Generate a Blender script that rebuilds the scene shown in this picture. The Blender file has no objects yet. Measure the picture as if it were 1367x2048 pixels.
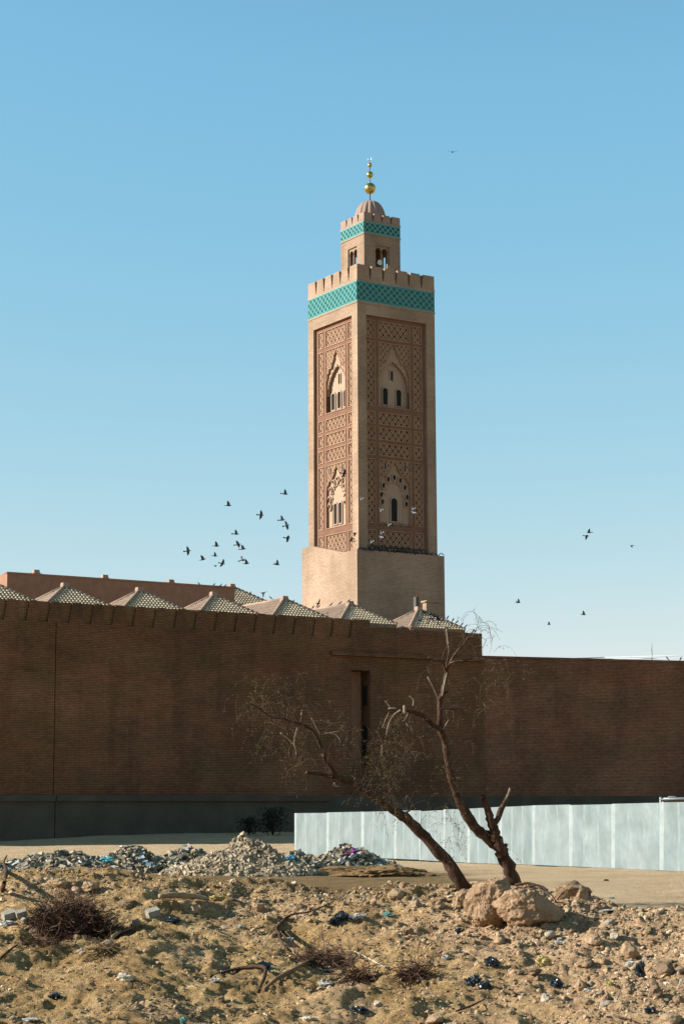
import bpy, bmesh, math, random
import numpy as np
from mathutils import Vector, Matrix
random.seed(7); rng = np.random.default_rng(7)
SC = bpy.context.scene
COL = SC.collection
R = math.radians

# ------------------------------------------------------------------ camera
F, PITCH, ROLL, CZ = 3963.0, R(8.648), R(-0.261), 2.1
_cp, _sp, _cr, _sr = math.cos(PITCH), math.sin(PITCH), math.cos(ROLL), math.sin(ROLL)
FWD = Vector((0, _cp, _sp)); R0 = Vector((1, 0, 0)); U0 = Vector((0, -_sp, _cp))
RT = R0 * _cr + U0 * _sr; UP = R0 * -_sr + U0 * _cr
cam = bpy.data.cameras.new('camera'); camo = bpy.data.objects.new('camera', cam); COL.objects.link(camo)
cam.sensor_fit = 'VERTICAL'; cam.sensor_height = 36; cam.sensor_width = 24; cam.lens = F / 2048 * 36
cam.clip_end = 6000; cam.clip_start = .5
m = Matrix.Identity(4)
for i in range(3):
    m[i][0], m[i][1], m[i][2] = RT[i], UP[i], -FWD[i]
m.translation = (0, 0, CZ)
camo.matrix_world = m
SC.camera = camo

def ray(px, py):
    return RT * (px - 683.5) - UP * (py - 1024) + FWD * F
def at(px, py, D):                 # the point seen at photo pixel px,py at distance D
    d = ray(px, py); return Vector((0, 0, CZ)) + d * (D / d.y)
def atz(px, py, z):
    d = ray(px, py); return Vector((0, 0, CZ)) + d * ((z - CZ) / d.z)
def on_plane(px, py, P, n):
    d = ray(px, py); c = Vector((0, 0, CZ)); return c + d * ((P - c).dot(n) / d.dot(n))

# ------------------------------------------------------------------ light
TH = R(32.34)
dR = Vector((math.cos(TH), math.sin(TH), 0)); dL = Vector((-math.sin(TH), math.cos(TH), 0))
SUNV = (-dR * 1.45 + dL * .78 + Vector((0, 0, .78))).normalized()
ELEV = math.asin(SUNV.z); AZ = math.atan2(SUNV.x, SUNV.y)      # clockwise from +Y
W = bpy.data.worlds.new('World'); SC.world = W; W.use_nodes = True
nt = W.node_tree; nt.nodes.clear()
wo = nt.nodes.new('ShaderNodeOutputWorld'); bg = nt.nodes.new('ShaderNodeBackground')
sk = nt.nodes.new('ShaderNodeTexSky'); sk.sky_type = 'NISHITA'; sk.sun_disc = False
sk.sun_elevation = ELEV; sk.sun_rotation = AZ
sk.air_density = 1.0; sk.dust_density = 0.25; sk.ozone_density = 2.6; sk.altitude = 300
sep = nt.nodes.new('ShaderNodeSeparateColor'); cmb = nt.nodes.new('ShaderNodeCombineColor')
nt.links.new(sk.outputs[0], sep.inputs[0])
for i, (k, g, lim) in enumerate(((1.26, 1.04, 1.45), (2.42, .51, 1.72), (4.0, .19, 1.45))):     # paler, more cyan desert sky
    pw_ = nt.nodes.new('ShaderNodeMath'); pw_.operation = 'POWER'; pw_.inputs[1].default_value = g
    ml_ = nt.nodes.new('ShaderNodeMath'); ml_.operation = 'MULTIPLY'; ml_.inputs[1].default_value = k
    nt.links.new(sep.outputs[i], pw_.inputs[0]); nt.links.new(pw_.outputs[0], ml_.inputs[0]); mn_ = nt.nodes.new('ShaderNodeMath'); mn_.operation = 'MINIMUM'; l2_ = nt.nodes.new('ShaderNodeMath'); l2_.operation = 'MULTIPLY'; l2_.inputs[1].default_value = lim
    nt.links.new(sep.outputs[i], l2_.inputs[0]); nt.links.new(ml_.outputs[0], mn_.inputs[0]); nt.links.new(l2_.outputs[0], mn_.inputs[1]); nt.links.new(mn_.outputs[0], cmb.inputs[i])
nt.links.new(cmb.outputs[0], bg.inputs[0])
bg.inputs[1].default_value = 0.066
nt.links.new(bg.outputs[0], wo.inputs[0])
sun = bpy.data.lights.new('sun', 'SUN'); sun.energy = 5.0; sun.angle = R(.5); sun.color = (1, .975, .93)
suno = bpy.data.objects.new('sun', sun); COL.objects.link(suno)
suno.rotation_euler = SUNV.to_track_quat('Z', 'Y').to_euler(); suno.location = SUNV * 200
SC.view_settings.view_transform = 'Standard'; SC.view_settings.look = 'None'
SC.view_settings.exposure = 1.15; SC.view_settings.gamma = 1
SC.cycles.max_bounces = 5; SC.cycles.diffuse_bounces = 3

# ------------------------------------------------------------------ materials
def mat(name, col, rough=.85, metal=0, spec=.3):
    M = bpy.data.materials.new(name); M.use_nodes = True
    b = M.node_tree.nodes['Principled BSDF']
    b.inputs['Base Color'].default_value = (*col, 1); b.inputs['Roughness'].default_value = rough
    b.inputs['Metallic'].default_value = metal; b.inputs['Specular IOR Level'].default_value = spec
    return M
def N(M, t, **k):
    n = M.node_tree.nodes.new(t)
    for a, v in k.items():
        if a in n.inputs: n.inputs[a].default_value = v
        else: setattr(n, a, v)
    return n
def L(M, a, b): M.node_tree.links.new(a, b)
def mixc(M, fac, a, b, mode='MIX'):
    n = M.node_tree.nodes.new('ShaderNodeMix'); n.data_type = 'RGBA'; n.blend_type = mode
    for s, v in ((n.inputs[0], fac), (n.inputs[6], a), (n.inputs[7], b)):
        if hasattr(v, 'is_output'): L(M, v, s)
        else: s.default_value = v if not isinstance(v, tuple) else (*v, 1)
    return n.outputs[2]
def ramp(M, fac, stops):
    n = M.node_tree.nodes.new('ShaderNodeValToRGB'); e = n.color_ramp.elements
    while len(e) < len(stops): e.new(.5)
    for x, (p, c) in zip(e, stops): x.position = p; x.color = (*c, 1)
    L(M, fac, n.inputs[0]); return n.outputs[0]
def bump(M, h, strength=.4, dist=.05):
    b = N(M, 'ShaderNodeBump', Strength=strength, Distance=dist); L(M, h, b.inputs['Height'])
    L(M, b.outputs[0], M.node_tree.nodes['Principled BSDF'].inputs['Normal'])
def noise(M, vec, scale, detail=4, rough=.55):
    n = N(M, 'ShaderNodeTexNoise', Scale=scale, Detail=detail, Roughness=rough)
    if vec is not None: L(M, vec, n.inputs['Vector'])
    return n.outputs[0]
def scaled(M, vec, s):
    n = N(M, 'ShaderNodeMapping'); n.inputs['Scale'].default_value = s; L(M, vec, n.inputs['Vector']); return n.outputs[0]
def uvn(M): return N(M, 'ShaderNodeTexCoord').outputs['UV']
def objn(M): return N(M, 'ShaderNodeTexCoord').outputs['Object']
def base(M): return M.node_tree.nodes['Principled BSDF'].inputs['Base Color']

def brick(name, c1, c2, mortar, rowh=.12, stain=(.55, .5, .45), stainamt=.5, bw=.34, patch=False):
    M = mat(name, c1, .92, spec=.15); uv = uvn(M)
    b = N(M, 'ShaderNodeTexBrick'); L(M, uv, b.inputs['Vector'])
    b.inputs['Color1'].default_value = (*c1, 1); b.inputs['Color2'].default_value = (*c2, 1); b.inputs['Mortar'].default_value = (*mortar, 1)
    b.inputs['Scale'].default_value = 1; b.inputs['Mortar Size'].default_value = rowh * .17; b.inputs['Mortar Smooth'].default_value = .3
    b.inputs['Brick Width'].default_value = bw; b.inputs['Row Height'].default_value = rowh
    big = ramp(M, noise(M, uv, .16, 5, .6), [(.35, (.74, .70, .66)), (.65, (1.14, 1.10, 1.05))])
    c = mixc(M, 1.0, b.outputs['Color'], big, 'MULTIPLY')
    mid = ramp(M, noise(M, scaled(M, uv, (.55, 4.5, 1)), 1.0, 3, .7), [(.3, (.86, .86, .86)), (.7, (1.10, 1.09, 1.07))])
    c = mixc(M, .8, c, mid, 'MULTIPLY')
    st = ramp(M, noise(M, scaled(M, uv, (.9, .07, 1)), 1.0, 4, .6), [(.5, (1, 1, 1)), (.72, stain)])
    c = mixc(M, stainamt, c, st, 'MULTIPLY')
    if patch:
        hp = ramp(M, noise(M, scaled(M, uv, (.22, .5, 1)), 1.0, 5, .7), [(.36, (.86, .98, .84)), (.5, (1, 1, 1)), (.64, (1.12, 1.0, .96))])
        c = mixc(M, .85, c, hp, 'MULTIPLY')
        pt = ramp(M, noise(M, scaled(M, uv, (.09, .16, 1)), 1.0, 6, .75), [(.42, (.80, .80, .82)), (.56, (1.12, 1.10, 1.06))])
        c = mixc(M, .8, c, pt, 'MULTIPLY')
    L(M, c, base(M))
    bump(M, b.outputs['Fac'], -.5, .015)
    return M
def plaster(name, col, var=.25, scale=1.2):
    M = mat(name, col, .92, spec=.15); uv = objn(M)
    a = tuple(x * (1 - var) for x in col); b = tuple(min(1, x * (1 + var * .7)) for x in col)
    c = ramp(M, noise(M, uv, scale, 6, .65), [(.3, a), (.7, b)])
    L(M, c, base(M)); bump(M, noise(M, uv, 14, 4), .35, .03)
    return M
M_BRICK = brick('minaret_brick', (.272, .197, .139), (.216, .150, .101), (.32, .245, .18), .12, (.7, .66, .6), .4)
M_WALLB = brick('wall_brick', (.182, .102, .057), (.130, .072, .040), (.05, .028, .017), .115, (.55, .52, .5), .4, .30, True)
M_WALLR = brick('perimeter_brick', (.235, .128, .080), (.165, .090, .056), (.06, .033, .02), .115, (.6, .56, .53), .35, .30, True)
M_INFILL = brick('infill_brick', (.205, .122, .062), (.16, .092, .045), (.07, .042, .024), .12, (.6, .55, .5), .6, .3)
M_CARVE = plaster('carved_plaster', (.158, .084, .053), .18); M_LATT = plaster('lattice_plaster', (.265, .165, .105), .15)
M_ARCH = plaster('arch_plaster', (.30, .21, .145), .12)
M_CARVD = plaster('carved_ground', (.115, .062, .040), .2)
M_STUCCO = plaster('brown_stucco', (.25, .138, .084), .15, 2.0)
M_NICHE = plaster('niche_plaster', (.30, .215, .15), .12)
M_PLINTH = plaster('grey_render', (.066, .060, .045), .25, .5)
M_DOME = plaster('dome_plaster', (.245, .175, .135), .15)
M_DARK = mat('window_dark', (.012, .011, .011), .95)
M_PIPE = mat('pipe_dark', (.06, .045, .035), .5)
M_MINT = plaster('mint_glaze', (.105, .26, .235), .1); M_MINT.node_tree.nodes['Principled BSDF'].inputs['Roughness'].default_value = .35
M_TEAL = plaster('teal_glaze', (.008, .10, .098), .3, 2.5); M_TEAL.node_tree.nodes['Principled BSDF'].inputs['Roughness'].default_value = .25
M_TEALD = plaster('deep_teal_glaze', (.002, .04, .045), .35, 2.5); M_TEALD.node_tree.nodes['Principled BSDF'].inputs['Roughness'].default_value = .25
M_GOLD = mat('gilded_copper', (.42, .33, .10), .28, 1.0)
M_SILVER = mat('polished_metal', (.8, .8, .78), .15, 1.0)
M_ROD = mat('iron_rod', (.05, .07, .09), .5)
M_TILE = plaster('roof_tile', (.46, .36, .235), .28, 1.4)
M_ROOFB = plaster('roof_mortar', (.21, .145, .10), .3, 3)
M_ROOFS = plaster('roof_mortar_pale', (.27, .19, .135), .18, 1)

# ------------------------------------------------------------------ mesh helpers
def auto_uv(me, co):
    nf = len(me.loops)
    if nf == 0: return
    vi = np.empty(nf, np.int32); me.loops.foreach_get('vertex_index', vi)
    np_ = len(me.polygons)
    no = np.empty(np_ * 3, np.float32); me.polygons.foreach_get('normal', no); no = no.reshape(-1, 3)
    lt = np.empty(np_, np.int32); me.polygons.foreach_get('loop_total', lt)
    n = np.repeat(no, lt, axis=0); p = co[vi]
    h = np.hypot(n[:, 0], n[:, 1]); ok = h > .2
    hs_ = np.where(ok, h, 1)
    tx, ty = -n[:, 1] / hs_, n[:, 0] / hs_
    u = np.where(ok, tx * p[:, 0] + ty * p[:, 1], p[:, 0]); v = np.where(ok, p[:, 2], p[:, 1])
    lay = me.uv_layers.new(name='UVMap')
    lay.data.foreach_set('uv', np.stack([u, v], 1).astype(np.float32).ravel())

def wloc(o):
    v = Vector((0, 0, 0))
    while o is not None: v = v + o.location; o = o.parent
    return v

class MB:
    def __init__(s): s.v = []; s.f = []; s.m = []; s.s = []
    def add(s, vs, fs, mi=0, smooth=False):
        o = len(s.v); s.v += [tuple(v) for v in vs]
        for f in fs: s.f.append([i + o for i in f]); s.m.append(mi); s.s.append(smooth)
    def hexa(s, p, mi=0):            # 8 points: bottom ring then top ring
        s.add(p, [(3, 2, 1, 0), (4, 5, 6, 7), (0, 1, 5, 4), (1, 2, 6, 5), (2, 3, 7, 6), (3, 0, 4, 7)], mi)
    def prism(s, front, back, mi=0, cap_back=True):
        n = len(front); fs = [list(range(n))]
        if cap_back: fs.append(list(range(2 * n - 1, n - 1, -1)))
        for i in range(n):
            j = (i + 1) % n; fs.append([i, n + i, n + j, j])
        s.add(list(front) + list(back), fs, mi)
    def tube(s, pts, rad, sides=8, mi=0, jit=0, cap=True):
        pts = [Vector(p) for p in pts]; n = len(pts); vs = []; prev = None
        for i, p in enumerate(pts):
            t = (pts[min(i + 1, n - 1)] - pts[max(i - 1, 0)])
            t = t.normalized() if t.length > 1e-9 else Vector((0, 0, 1))
            if prev is None:
                a = t.orthogonal().normalized()
            else:
                a = (prev - t * prev.dot(t)); a = a.normalized() if a.length > 1e-6 else t.orthogonal().normalized()
            prev = a; b = t.cross(a); r = rad[i] if isinstance(rad, (list, tuple)) else rad
            for k in range(sides):
                w = 2 * math.pi * k / sides; q = r * (1 + (random.uniform(-jit, jit) if jit else 0))
                vs.append(p + a * math.cos(w) * q + b * math.sin(w) * q)
        fs = []
        for i in range(n - 1):
            for k in range(sides):
                k2 = (k + 1) % sides; fs.append((i * sides + k, i * sides + k2, (i + 1) * sides + k2, (i + 1) * sides + k))
        if cap and sides > 2: fs.append(list(range(sides - 1, -1, -1))); fs.append([(n - 1) * sides + k for k in range(sides)])
        s.add(vs, fs, mi, sides > 3)
    def sphere(s, c, r, seg=20, rings=12, mi=0):
        c = Vector(c); vs = [c + Vector((0, 0, r))]
        for i in range(1, rings):
            a = math.pi * i / rings
            for k in range(seg):
                b = 2 * math.pi * k / seg; vs.append(c + Vector((math.sin(a) * math.cos(b), math.sin(a) * math.sin(b), math.cos(a))) * r)
        vs.append(c - Vector((0, 0, r))); fs = []
        for k in range(seg):
            fs.append((0, 1 + k, 1 + (k + 1) % seg)); e = len(vs) - 1; o = 1 + (rings - 2) * seg
            fs.append((e, o + (k + 1) % seg, o + k))
        for i in range(rings - 2):
            for k in range(seg):
                a = 1 + i * seg; k2 = (k + 1) % seg; fs.append((a + k, a + seg + k, a + seg + k2, a + k2))
        s.add(vs, fs, mi, True)
    def build(s, name, mats, parent=None, loc=None):
        if not isinstance(mats, (list, tuple)): mats = [mats]
        off = wloc(parent) if parent else Vector((0, 0, 0))
        if loc is not None: off = Vector(loc)
        me = bpy.data.meshes.new(name)
        co = np.array(s.v, np.float32)
        me.from_pydata((co - np.array(off, np.float32)).tolist(), [], s.f)
        for x in mats: me.materials.append(x)
        me.polygons.foreach_set('material_index', s.m); me.polygons.foreach_set('use_smooth', s.s)
        me.update(); auto_uv(me, co)
        o = bpy.data.objects.new(name, me); COL.objects.link(o)
        if parent: o.parent = parent
        elif loc is not None: o.location = loc
        return o

def tag(o, label=None, cat=None, group=None, kind=None):
    if label: o['label'] = label
    if cat: o['category'] = cat
    if group: o['group'] = group
    if kind: o['kind'] = kind
    return o
def empty(name, loc, label, cat, group=None):
    o = bpy.data.objects.new(name, None); COL.objects.link(o); o.location = loc; o.empty_display_size = .3
    return tag(o, label, cat, group)

class Face:                          # a wall plane: u along it, d outwards, z up
    def __init__(s, O, u, n): s.O = Vector(O); s.u = Vector(u); s.n = Vector(n); s.flip = (s.u.cross(Vector((0, 0, 1)))).dot(s.n) < 0
    def p(s, u, d, z): q = s.O + s.u * u + s.n * d; return Vector((q.x, q.y, z))
    def box(s, mb, u0, u1, d0, d1, z0, z1, mi=0):   # d1 outer
        a = [s.p(u0, d0, z0), s.p(u1, d0, z0), s.p(u1, d1, z0), s.p(u0, d1, z0), s.p(u0, d0, z1), s.p(u1, d0, z1), s.p(u1, d1, z1), s.p(u0, d1, z1)]
        if not s.flip: a = [a[i] for i in (3, 2, 1, 0, 7, 6, 5, 4)]
        mb.hexa(a, mi)
    def poly(s, mb, pts, d0, d1, mi=0):             # pts (u,z) ccw seen with u to the right
        f = [s.p(u, d1, z) for u, z in pts]; b = [s.p(u, d0, z) for u, z in pts]
        if s.flip: f = f[::-1]; b = b[::-1]
        mb.prism(f, b, mi)
    def uz(s, px, py):
        q = on_plane(px, py, s.O, s.n); return (q - s.O).dot(s.u), q.z

def inside(poly, x, y):
    c = False; n = len(poly)
    for i in range(n):
        x1, y1 = poly[i]; x2, y2 = poly[(i + 1) % n]
        if (y1 > y) != (y2 > y) and x < (x2 - x1) * (y - y1) / (y2 - y1) + x1: c = not c
    return c

def lattice(mb, fc, u0, u1, z0, z1, d0, d1, period=.62, bw=.085, asp=1.15, mi=0, split=.36, skip=None):
    # two families of diagonal bars, doubled, clipped to the rectangle
    w, h = u1 - u0, z1 - z0
    for sgn in (1, -1):
        dx, dz = 1 / math.hypot(1, asp), sgn * asp / math.hypot(1, asp)
        k0 = -int((w + h) / period) - 3
        for k in range(k0, -k0):
            for offf in (0, split):
                c = (k + offf) * period     # line: crosses mid-height at u = um + c
                um = (u0 + u1) / 2 + c; zm = (z0 + z1) / 2
                # param t
                ts = []
                lo, hi = -1e9, 1e9
                a, b = (u0 - um) / dx, (u1 - um) / dx; lo = max(lo, min(a, b)); hi = min(hi, max(a, b))
                a, b = (z0 - zm) / dz, (z1 - zm) / dz; lo = max(lo, min(a, b)); hi = min(hi, max(a, b))
                if hi - lo < .06: continue
                segs = [(lo, hi)]
                if skip:
                    segs = []; n = max(1, int((hi - lo) / .14)); cur = None
                    for i in range(n):
                        ta, tb = lo + (hi - lo) * i / n, lo + (hi - lo) * (i + 1) / n; tm = (ta + tb) / 2
                        if skip(um + dx * tm, zm + dz * tm):
                            if cur: segs.append(tuple(cur)); cur = None
                        elif cur: cur[1] = tb
                        else: cur = [ta, tb]
                    if cur: segs.append(tuple(cur))
                nx, nz = -dz * bw / 2, dx * bw / 2
                e = .002 * sgn + .0007 * (k % 3)
                for lo_, hi_ in segs:
                    A = (um + dx * lo_, zm + dz * lo_); B = (um + dx * hi_, zm + dz * hi_)
                    fc.poly(mb, [(A[0] - nx, A[1] - nz), (B[0] - nx, B[1] - nz), (B[0] + nx, B[1] + nz), (A[0] + nx, A[1] + nz)][::1], d0, d1 + e, mi)

def arc(cx, cz, rx, rz, a0, a1, n=10):
    return [(cx + rx * math.cos(R(a0 + (a1 - a0) * i / n)), cz + rz * math.sin(R(a0 + (a1 - a0) * i / n))) for i in range(n + 1)]

# ================================================================== MINARET
TW = 8.3
C = Vector((1.423, 170, 0))
def zc(py): return at(712.5, py, 170).z
FR = Face(C, dR, -dL)                 # shaded face
FL = Face(C, dL, -dR)                 # sunlit face
FB1 = Face(C + dL * TW, dR, dL); FB2 = Face(C + dR * TW, dL, dR)   # the two hidden faces
ZB, Z_BOX = 0.6, 22.506 + CZ
Z_TT, Z_TB = 46.585 + CZ, 44.74 + CZ  # tile band
Z_PAN = FR.uz(730, 628.7)[1]
Z_PAR = zc(527)
mina = empty('minaret', C + (dR + dL) * TW / 2 + Vector((0, 0, ZB)), 'tall square brick minaret with teal tile bands, carved panels and golden balls on its dome', 'minaret')
O_ = .44
# base box with sloped ledge on the sunlit side
mb = MB()
Fb = Face(C - dR * O_ - dL * O_, dL, -dR); BW = TW + 2 * O_
prof = [(0, ZB), (0, Z_BOX), (2.1, Z_BOX - .02), (BW - 1.6, Z_BOX + 1.16), (BW, Z_BOX + 1.10), (BW, ZB)]
Fb.poly(mb, prof[::-1], -BW, 0)
mb.build('base', M_BRICK, mina)
# shaft: core + corner posts + head
POST, CORE = .93, .75
mb = MB()
FR.box(mb, CORE, TW - CORE, -(TW - CORE), -CORE, Z_BOX - 1, Z_PAN + .3, 1)
mb.build('core', [M_CARVE, M_CARVD], mina)
mb = MB()
for a in (0, TW - POST):
    for b in (0, TW - POST):
        FR.box(mb, a, a + POST, -(b + POST), -b, Z_BOX - 1.2, Z_PAN)
FR.box(mb, 0, TW, -TW, 0, Z_PAN, Z_TB)
FR.box(mb, .05, TW - .05, -TW + .05, -.05, Z_TB, Z_TT + .02)
FR.box(mb, -.04, TW + .04, -TW - .04, .04, Z_TB - .16, Z_TB - .02)
zp0 = zc(554.5)
FR.box(mb, -.03, TW + .03, -TW - .03, .03, Z_TT, zp0)                  # string course over the tiles
mb.build('shaft', M_BRICK, mina)
# tile band
def tile_band(parent, faces, w, z0, z1, per, dep):
    mb = MB()
    for fc in faces:
        fc.box(mb, .0, w, -.05, dep, z0, z1, 0)
        n = int(w / per); p_ = w / n
        h = z1 - z0
        rows = max(2, round(h / (per * 1.0))); rz = h / rows
        for i in range(n):
            for r in range(rows):
                for (cu, cz_) in ((i + .5, r + .5), (i + 1.0, r + 1.0)):
                    if cu > n - .3 or cz_ > rows - .3: continue
                    x, z = cu * p_, z0 + cz_ * rz; a, b = p_ * .24, rz * .24
                    fc.poly(mb, [(x - a, z), (x, z - b), (x + a, z), (x, z + b)], dep - .02, dep + .006, 1)
        lattice(mb, fc, .03, w - .03, z0, z1, dep - .02, dep + .025, p_, .048, rz / p_, 2, .2)
        for zz in (z0, z1 - .07): fc.box(mb, 0.002, w - .002, dep - .03, dep + .028, zz, zz + .07, 2)
    return mb.build('tile_band', [M_TEAL, M_TEALD, M_MINT], parent)
tile_band(mina, (FR, FL), TW, Z_TB - .01, Z_TT - .01, .62, .02)
# parapet with stepped merlons
def stepped(u0, u1, z0, z1, g0, g1, steps=4):
    # merlon: wide at its foot, stepping in; g0/g1 half gap at foot and top
    l, r = [], []
    for i in range(steps):
        g = g0 + (g1 - g0) * i / (steps - 1)
        za, zb = z0 + (z1 - z0) * i / steps, z0 + (z1 - z0) * (i + 1) / steps
        r += [(u1 - g, za), (u1 - g, zb)]; l += [(u0 + g, za), (u0 + g, zb)]
    return r + l[::-1]
def parapet(parent, faces, w, z0, z1, n, back, g0, g1, mtl, depth=.22, first=None):
    p = w / n
    for fc in faces:
        mb = MB(); fc.box(mb, back + .0, w - back, -back - .18, -back, z0 - .1, z1 - .03)
        mb.build('parapet_wall', mtl, parent)
        for i in range(n):
            a, b = i * p, (i + 1) * p
            pts = stepped(a, b, z0, z1, g0, g1)
            if i == 0: pts = [(max(u, a) if u > (a + b) / 2 else a + .002, z) for u, z in pts]
            if i == n - 1: pts = [(b - .002 if u > (a + b) / 2 else u, z) for u, z in pts]
            mb = MB(); fc.poly(mb, pts, -back - .01, 0.0); mb.build('merlon', mtl, parent)
parapet(mina, (FL, FR), TW, zp0, Z_PAR, 6, .30, .06, .19, M_BRICK)
parapet(mina, (FB1, FB2), TW, zp0, Z_PAR, 6, .30, .06, .19, M_BRICK)
mb = MB(); FR.box(mb, .4, TW - .4, -TW + .4, -.4, zp0 - .2, zp0 + .25); mb.build('terrace', M_BRICK, mina)

# carved panels, the same grid on both visible faces
def uu(px): return FR.uz(px, 800)[0]
U = [POST, uu(735.2), uu(752.8), uu(759.8), uu(823.0), uu(829.6), uu(846.2), TW - POST]
def zz(py): return FR.uz(760, py)[1]
ROWS = [('l', 641, 676.3), ('a', 682.5, 812), ('l', 822.5, 847.5), ('l', 853, 878.5), ('l', 884.5, 910.5), ('b', 917, 1046.5), ('l', 1058.5, 1104)]
STR, LBK, LFR = -.27, -.64, -.31
def twin_window(jobs, fc, cx, z0, z1, w, back, sides=10):
    # arched surround and dark opening standing on the niche wall
    mbf, mbd = MB(), MB(); jobs.append((mbf, mbd))
    o = [(cx - w / 2 - .10, z0 - .1), (cx + w / 2 + .10, z0 - .1)] + arc(cx, z1 - w * .5, w / 2 + .13, w / 2 + .15, -10, 190, sides)
    i_ = [(cx - w / 2, z0), (cx + w / 2, z0)] + arc(cx, z1 - w * .5, w / 2 + .03, w / 2, -10, 190, sides)
    n = len(o)
    vs = []
    for pts, d in ((o, back), (o, back + .10), (i_, back + .10), (i_, back + .004)):
        vs += [fc.p(u, d, z) for u, z in pts]
    fs = []
    for ring in range(3):
        for k in range(n):
            k2 = (k + 1) % n; q = [ring * n + k, ring * n + k2, (ring + 1) * n + k2, (ring + 1) * n + k]
            fs.append(q if not fc.flip else q[::-1])
    mbf.add(vs, fs)
    fc.poly(mbd, i_, back - .02, back + .006)
def carve(fc, nwin_top, nwin_low, sunlit):
    mbS, mbL, mbK, mbE = MB(), MB(), MB(), MB()
    zt, zb = Z_PAN, Z_BOX - 1
    for a, b in ((U[0], U[1]), (U[2], U[3]), (U[4], U[5]), (U[6], U[7])):
        fc.box(mbS, a, b, -CORE, STR, zb, zt)
    edges = [zt] + [zz(v) for r in ROWS for v in r[1:]]
    for i in range(len(ROWS)):
        hi, lo = edges[2 * i], edges[2 * i + 1]
        if hi - lo < .02: continue
        for a, b in ((U[1], U[2]), (U[3], U[4]), (U[5], U[6])):
            fc.box(mbS, a, b, -CORE, STR - .004, lo, hi)
    for kind, a, b in ROWS:
        z1, z0 = zz(a), zz(b)
        for u0, u1 in ((U[1], U[2]), (U[5], U[6])):
            fc.box(mbK, u0, u1, -CORE, LBK, z0, z1); lattice(mbL, fc, u0, u1, z0, z1, LBK, LFR, .58, .085, 1.2, split=.36)
        for u0, u1 in ((U[1], U[2]), (U[3], U[4]), (U[5], U[6])):
            for q in ((u0, u1, z0, z0 + .07), (u0, u1, z1 - .07, z1), (u0, u0 + .07, z0 + .07, z1 - .07), (u1 - .07, u1, z0 + .07, z1 - .07)):
                fc.box(mbE, q[0], q[1], STR - .05, STR + .05, q[2], q[3])
        if kind == 'l':
            fc.box(mbK, U[3], U[4], -CORE, LBK, z0, z1); lattice(mbL, fc, U[3], U[4], z0, z1, LBK, LFR, .62, .09, 1.2, split=.36)
    mbS.build('panel_frame', M_CARVE, mina); mbK.build('panel_ground', M_CARVD, mina); mbL.build('lattice', M_LATT, mina); mbE.build('panel_edging', M_LATT, mina)
    u0, u1 = U[3], U[4]; um = (u0 + u1) / 2; w = u1 - u0
    for kind, a, b in ROWS:
        if kind == 'l': continue
        mbB, mbL2, mbA, mbN, mbF, mbD, jobs, holes, mbG = MB(), MB(), MB(), MB(), MB(), MB(), [], [], MB()
        z1, z0 = zz(a), zz(b); h = z1 - z0
        if kind == 'a':              # pointed arch, niche over the whole width
            sp = z0 + h * .34; ap = z0 + h * .72
            right = []
            for i in range(13):      # pointed arch with small scallops
                t = i / 12; x = (w / 2 - .13) * math.cos(t * math.pi / 2) ** .75; z = sp + (ap - sp) * (t ** .9 if t > 0 else 0)
                x = (w / 2 - .13) * (1 - t ** 2.0) ** .85; z = sp + (ap - sp) * t
                if i % 2: x += .05
                right.append((x, z))
            arch = [(um + x, z) for x, z in right] + [(um - x, z) for x, z in right[::-1][1:]]
            outer_h = [(w / 2 - .01, sp - .35), (w / 2 - .01, sp + h * .16), (w / 2 - .16, sp + h * .22), (w / 2 - .16, sp + h * .29), (w / 2 - .42, sp + h * .30), (w / 2 - .50, sp + h * .37), (w / 2 - .85, sp + h * .36), (w / 2 - 1.0, sp + h * .43), (w * .115, sp + h * .50), (w * .12, sp + h * .55), (w * .05, sp + h * .585), (w * .03, sp + h * .64)]
            foot = sp - .35
        else:                        # round arch with pierced lobes round it
            sp = z0 + h * .42; ap = z0 + h * .66
            rr = w * .28
            arch = arc(um, sp, rr, ap - sp, 0, 180, 18)
            outer_h = [(w / 2 - .01, z0 + .01), (w / 2 - .01, sp + h * .10), (w / 2 - .12, sp + h * .26), (w / 2 - .30, sp + h * .27), (w / 2 - .42, sp + h * .33), (w / 2 - .8, sp + h * .33), (w / 2 - .95, sp + h * .37), (w * .12, sp + h * .44), (w * .11, sp + h * .49), (w * .04, sp + h * .52), (w * .025, sp + h * .565)]
            foot = z0 + .01
        S = [(um + x, z) for x, z in outer_h] + [(um - x, z) for x, z in outer_h[::-1]]
        if kind == 'a':
            S += [(um - w / 2 + .13, foot)] + arch[::-1] + [(um + w / 2 - .13, foot)]
        else:
            S += [(um - rr, foot)] + arch[::-1] + [(um + rr, foot)]
        fc.poly(mbA, S, LBK - .02, -.47)
        for sx in (-1, 1):           # moulded edge standing round the recessed field
            for (xa, za), (xb, zb_) in zip(outer_h[:-1], outer_h[1:]):
                l_ = math.hypot(xb - xa, zb_ - za)
                if l_ < .01: continue
                ex, ez = (xb - xa) / l_, (zb_ - za) / l_; wd = .045
                q4 = [(um + sx * (xa - ez * wd - ex * .03), za + ex * wd - ez * .03), (um + sx * (xb - ez * wd + ex * .03), zb_ + ex * wd + ez * .03), (um + sx * (xb + ez * wd + ex * .03), zb_ - ex * wd + ez * .03), (um + sx * (xa + ez * wd - ex * .03), za - ex * wd - ez * .03)]
                fc.poly(mbG, q4 if sx < 0 else q4[::-1], LBK, -.265)
        for q in range(1, len(arch) - 1, 2 if kind == 'b' else 1):
            fc.poly(mbA, arc(arch[q][0], arch[q][1] + .05, .085, .085, 0, 315, 7), -.49, -.39)
        xl = (w / 2 - .02) if kind == 'a' else (w / 2 - .02)
        spz = sp
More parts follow.
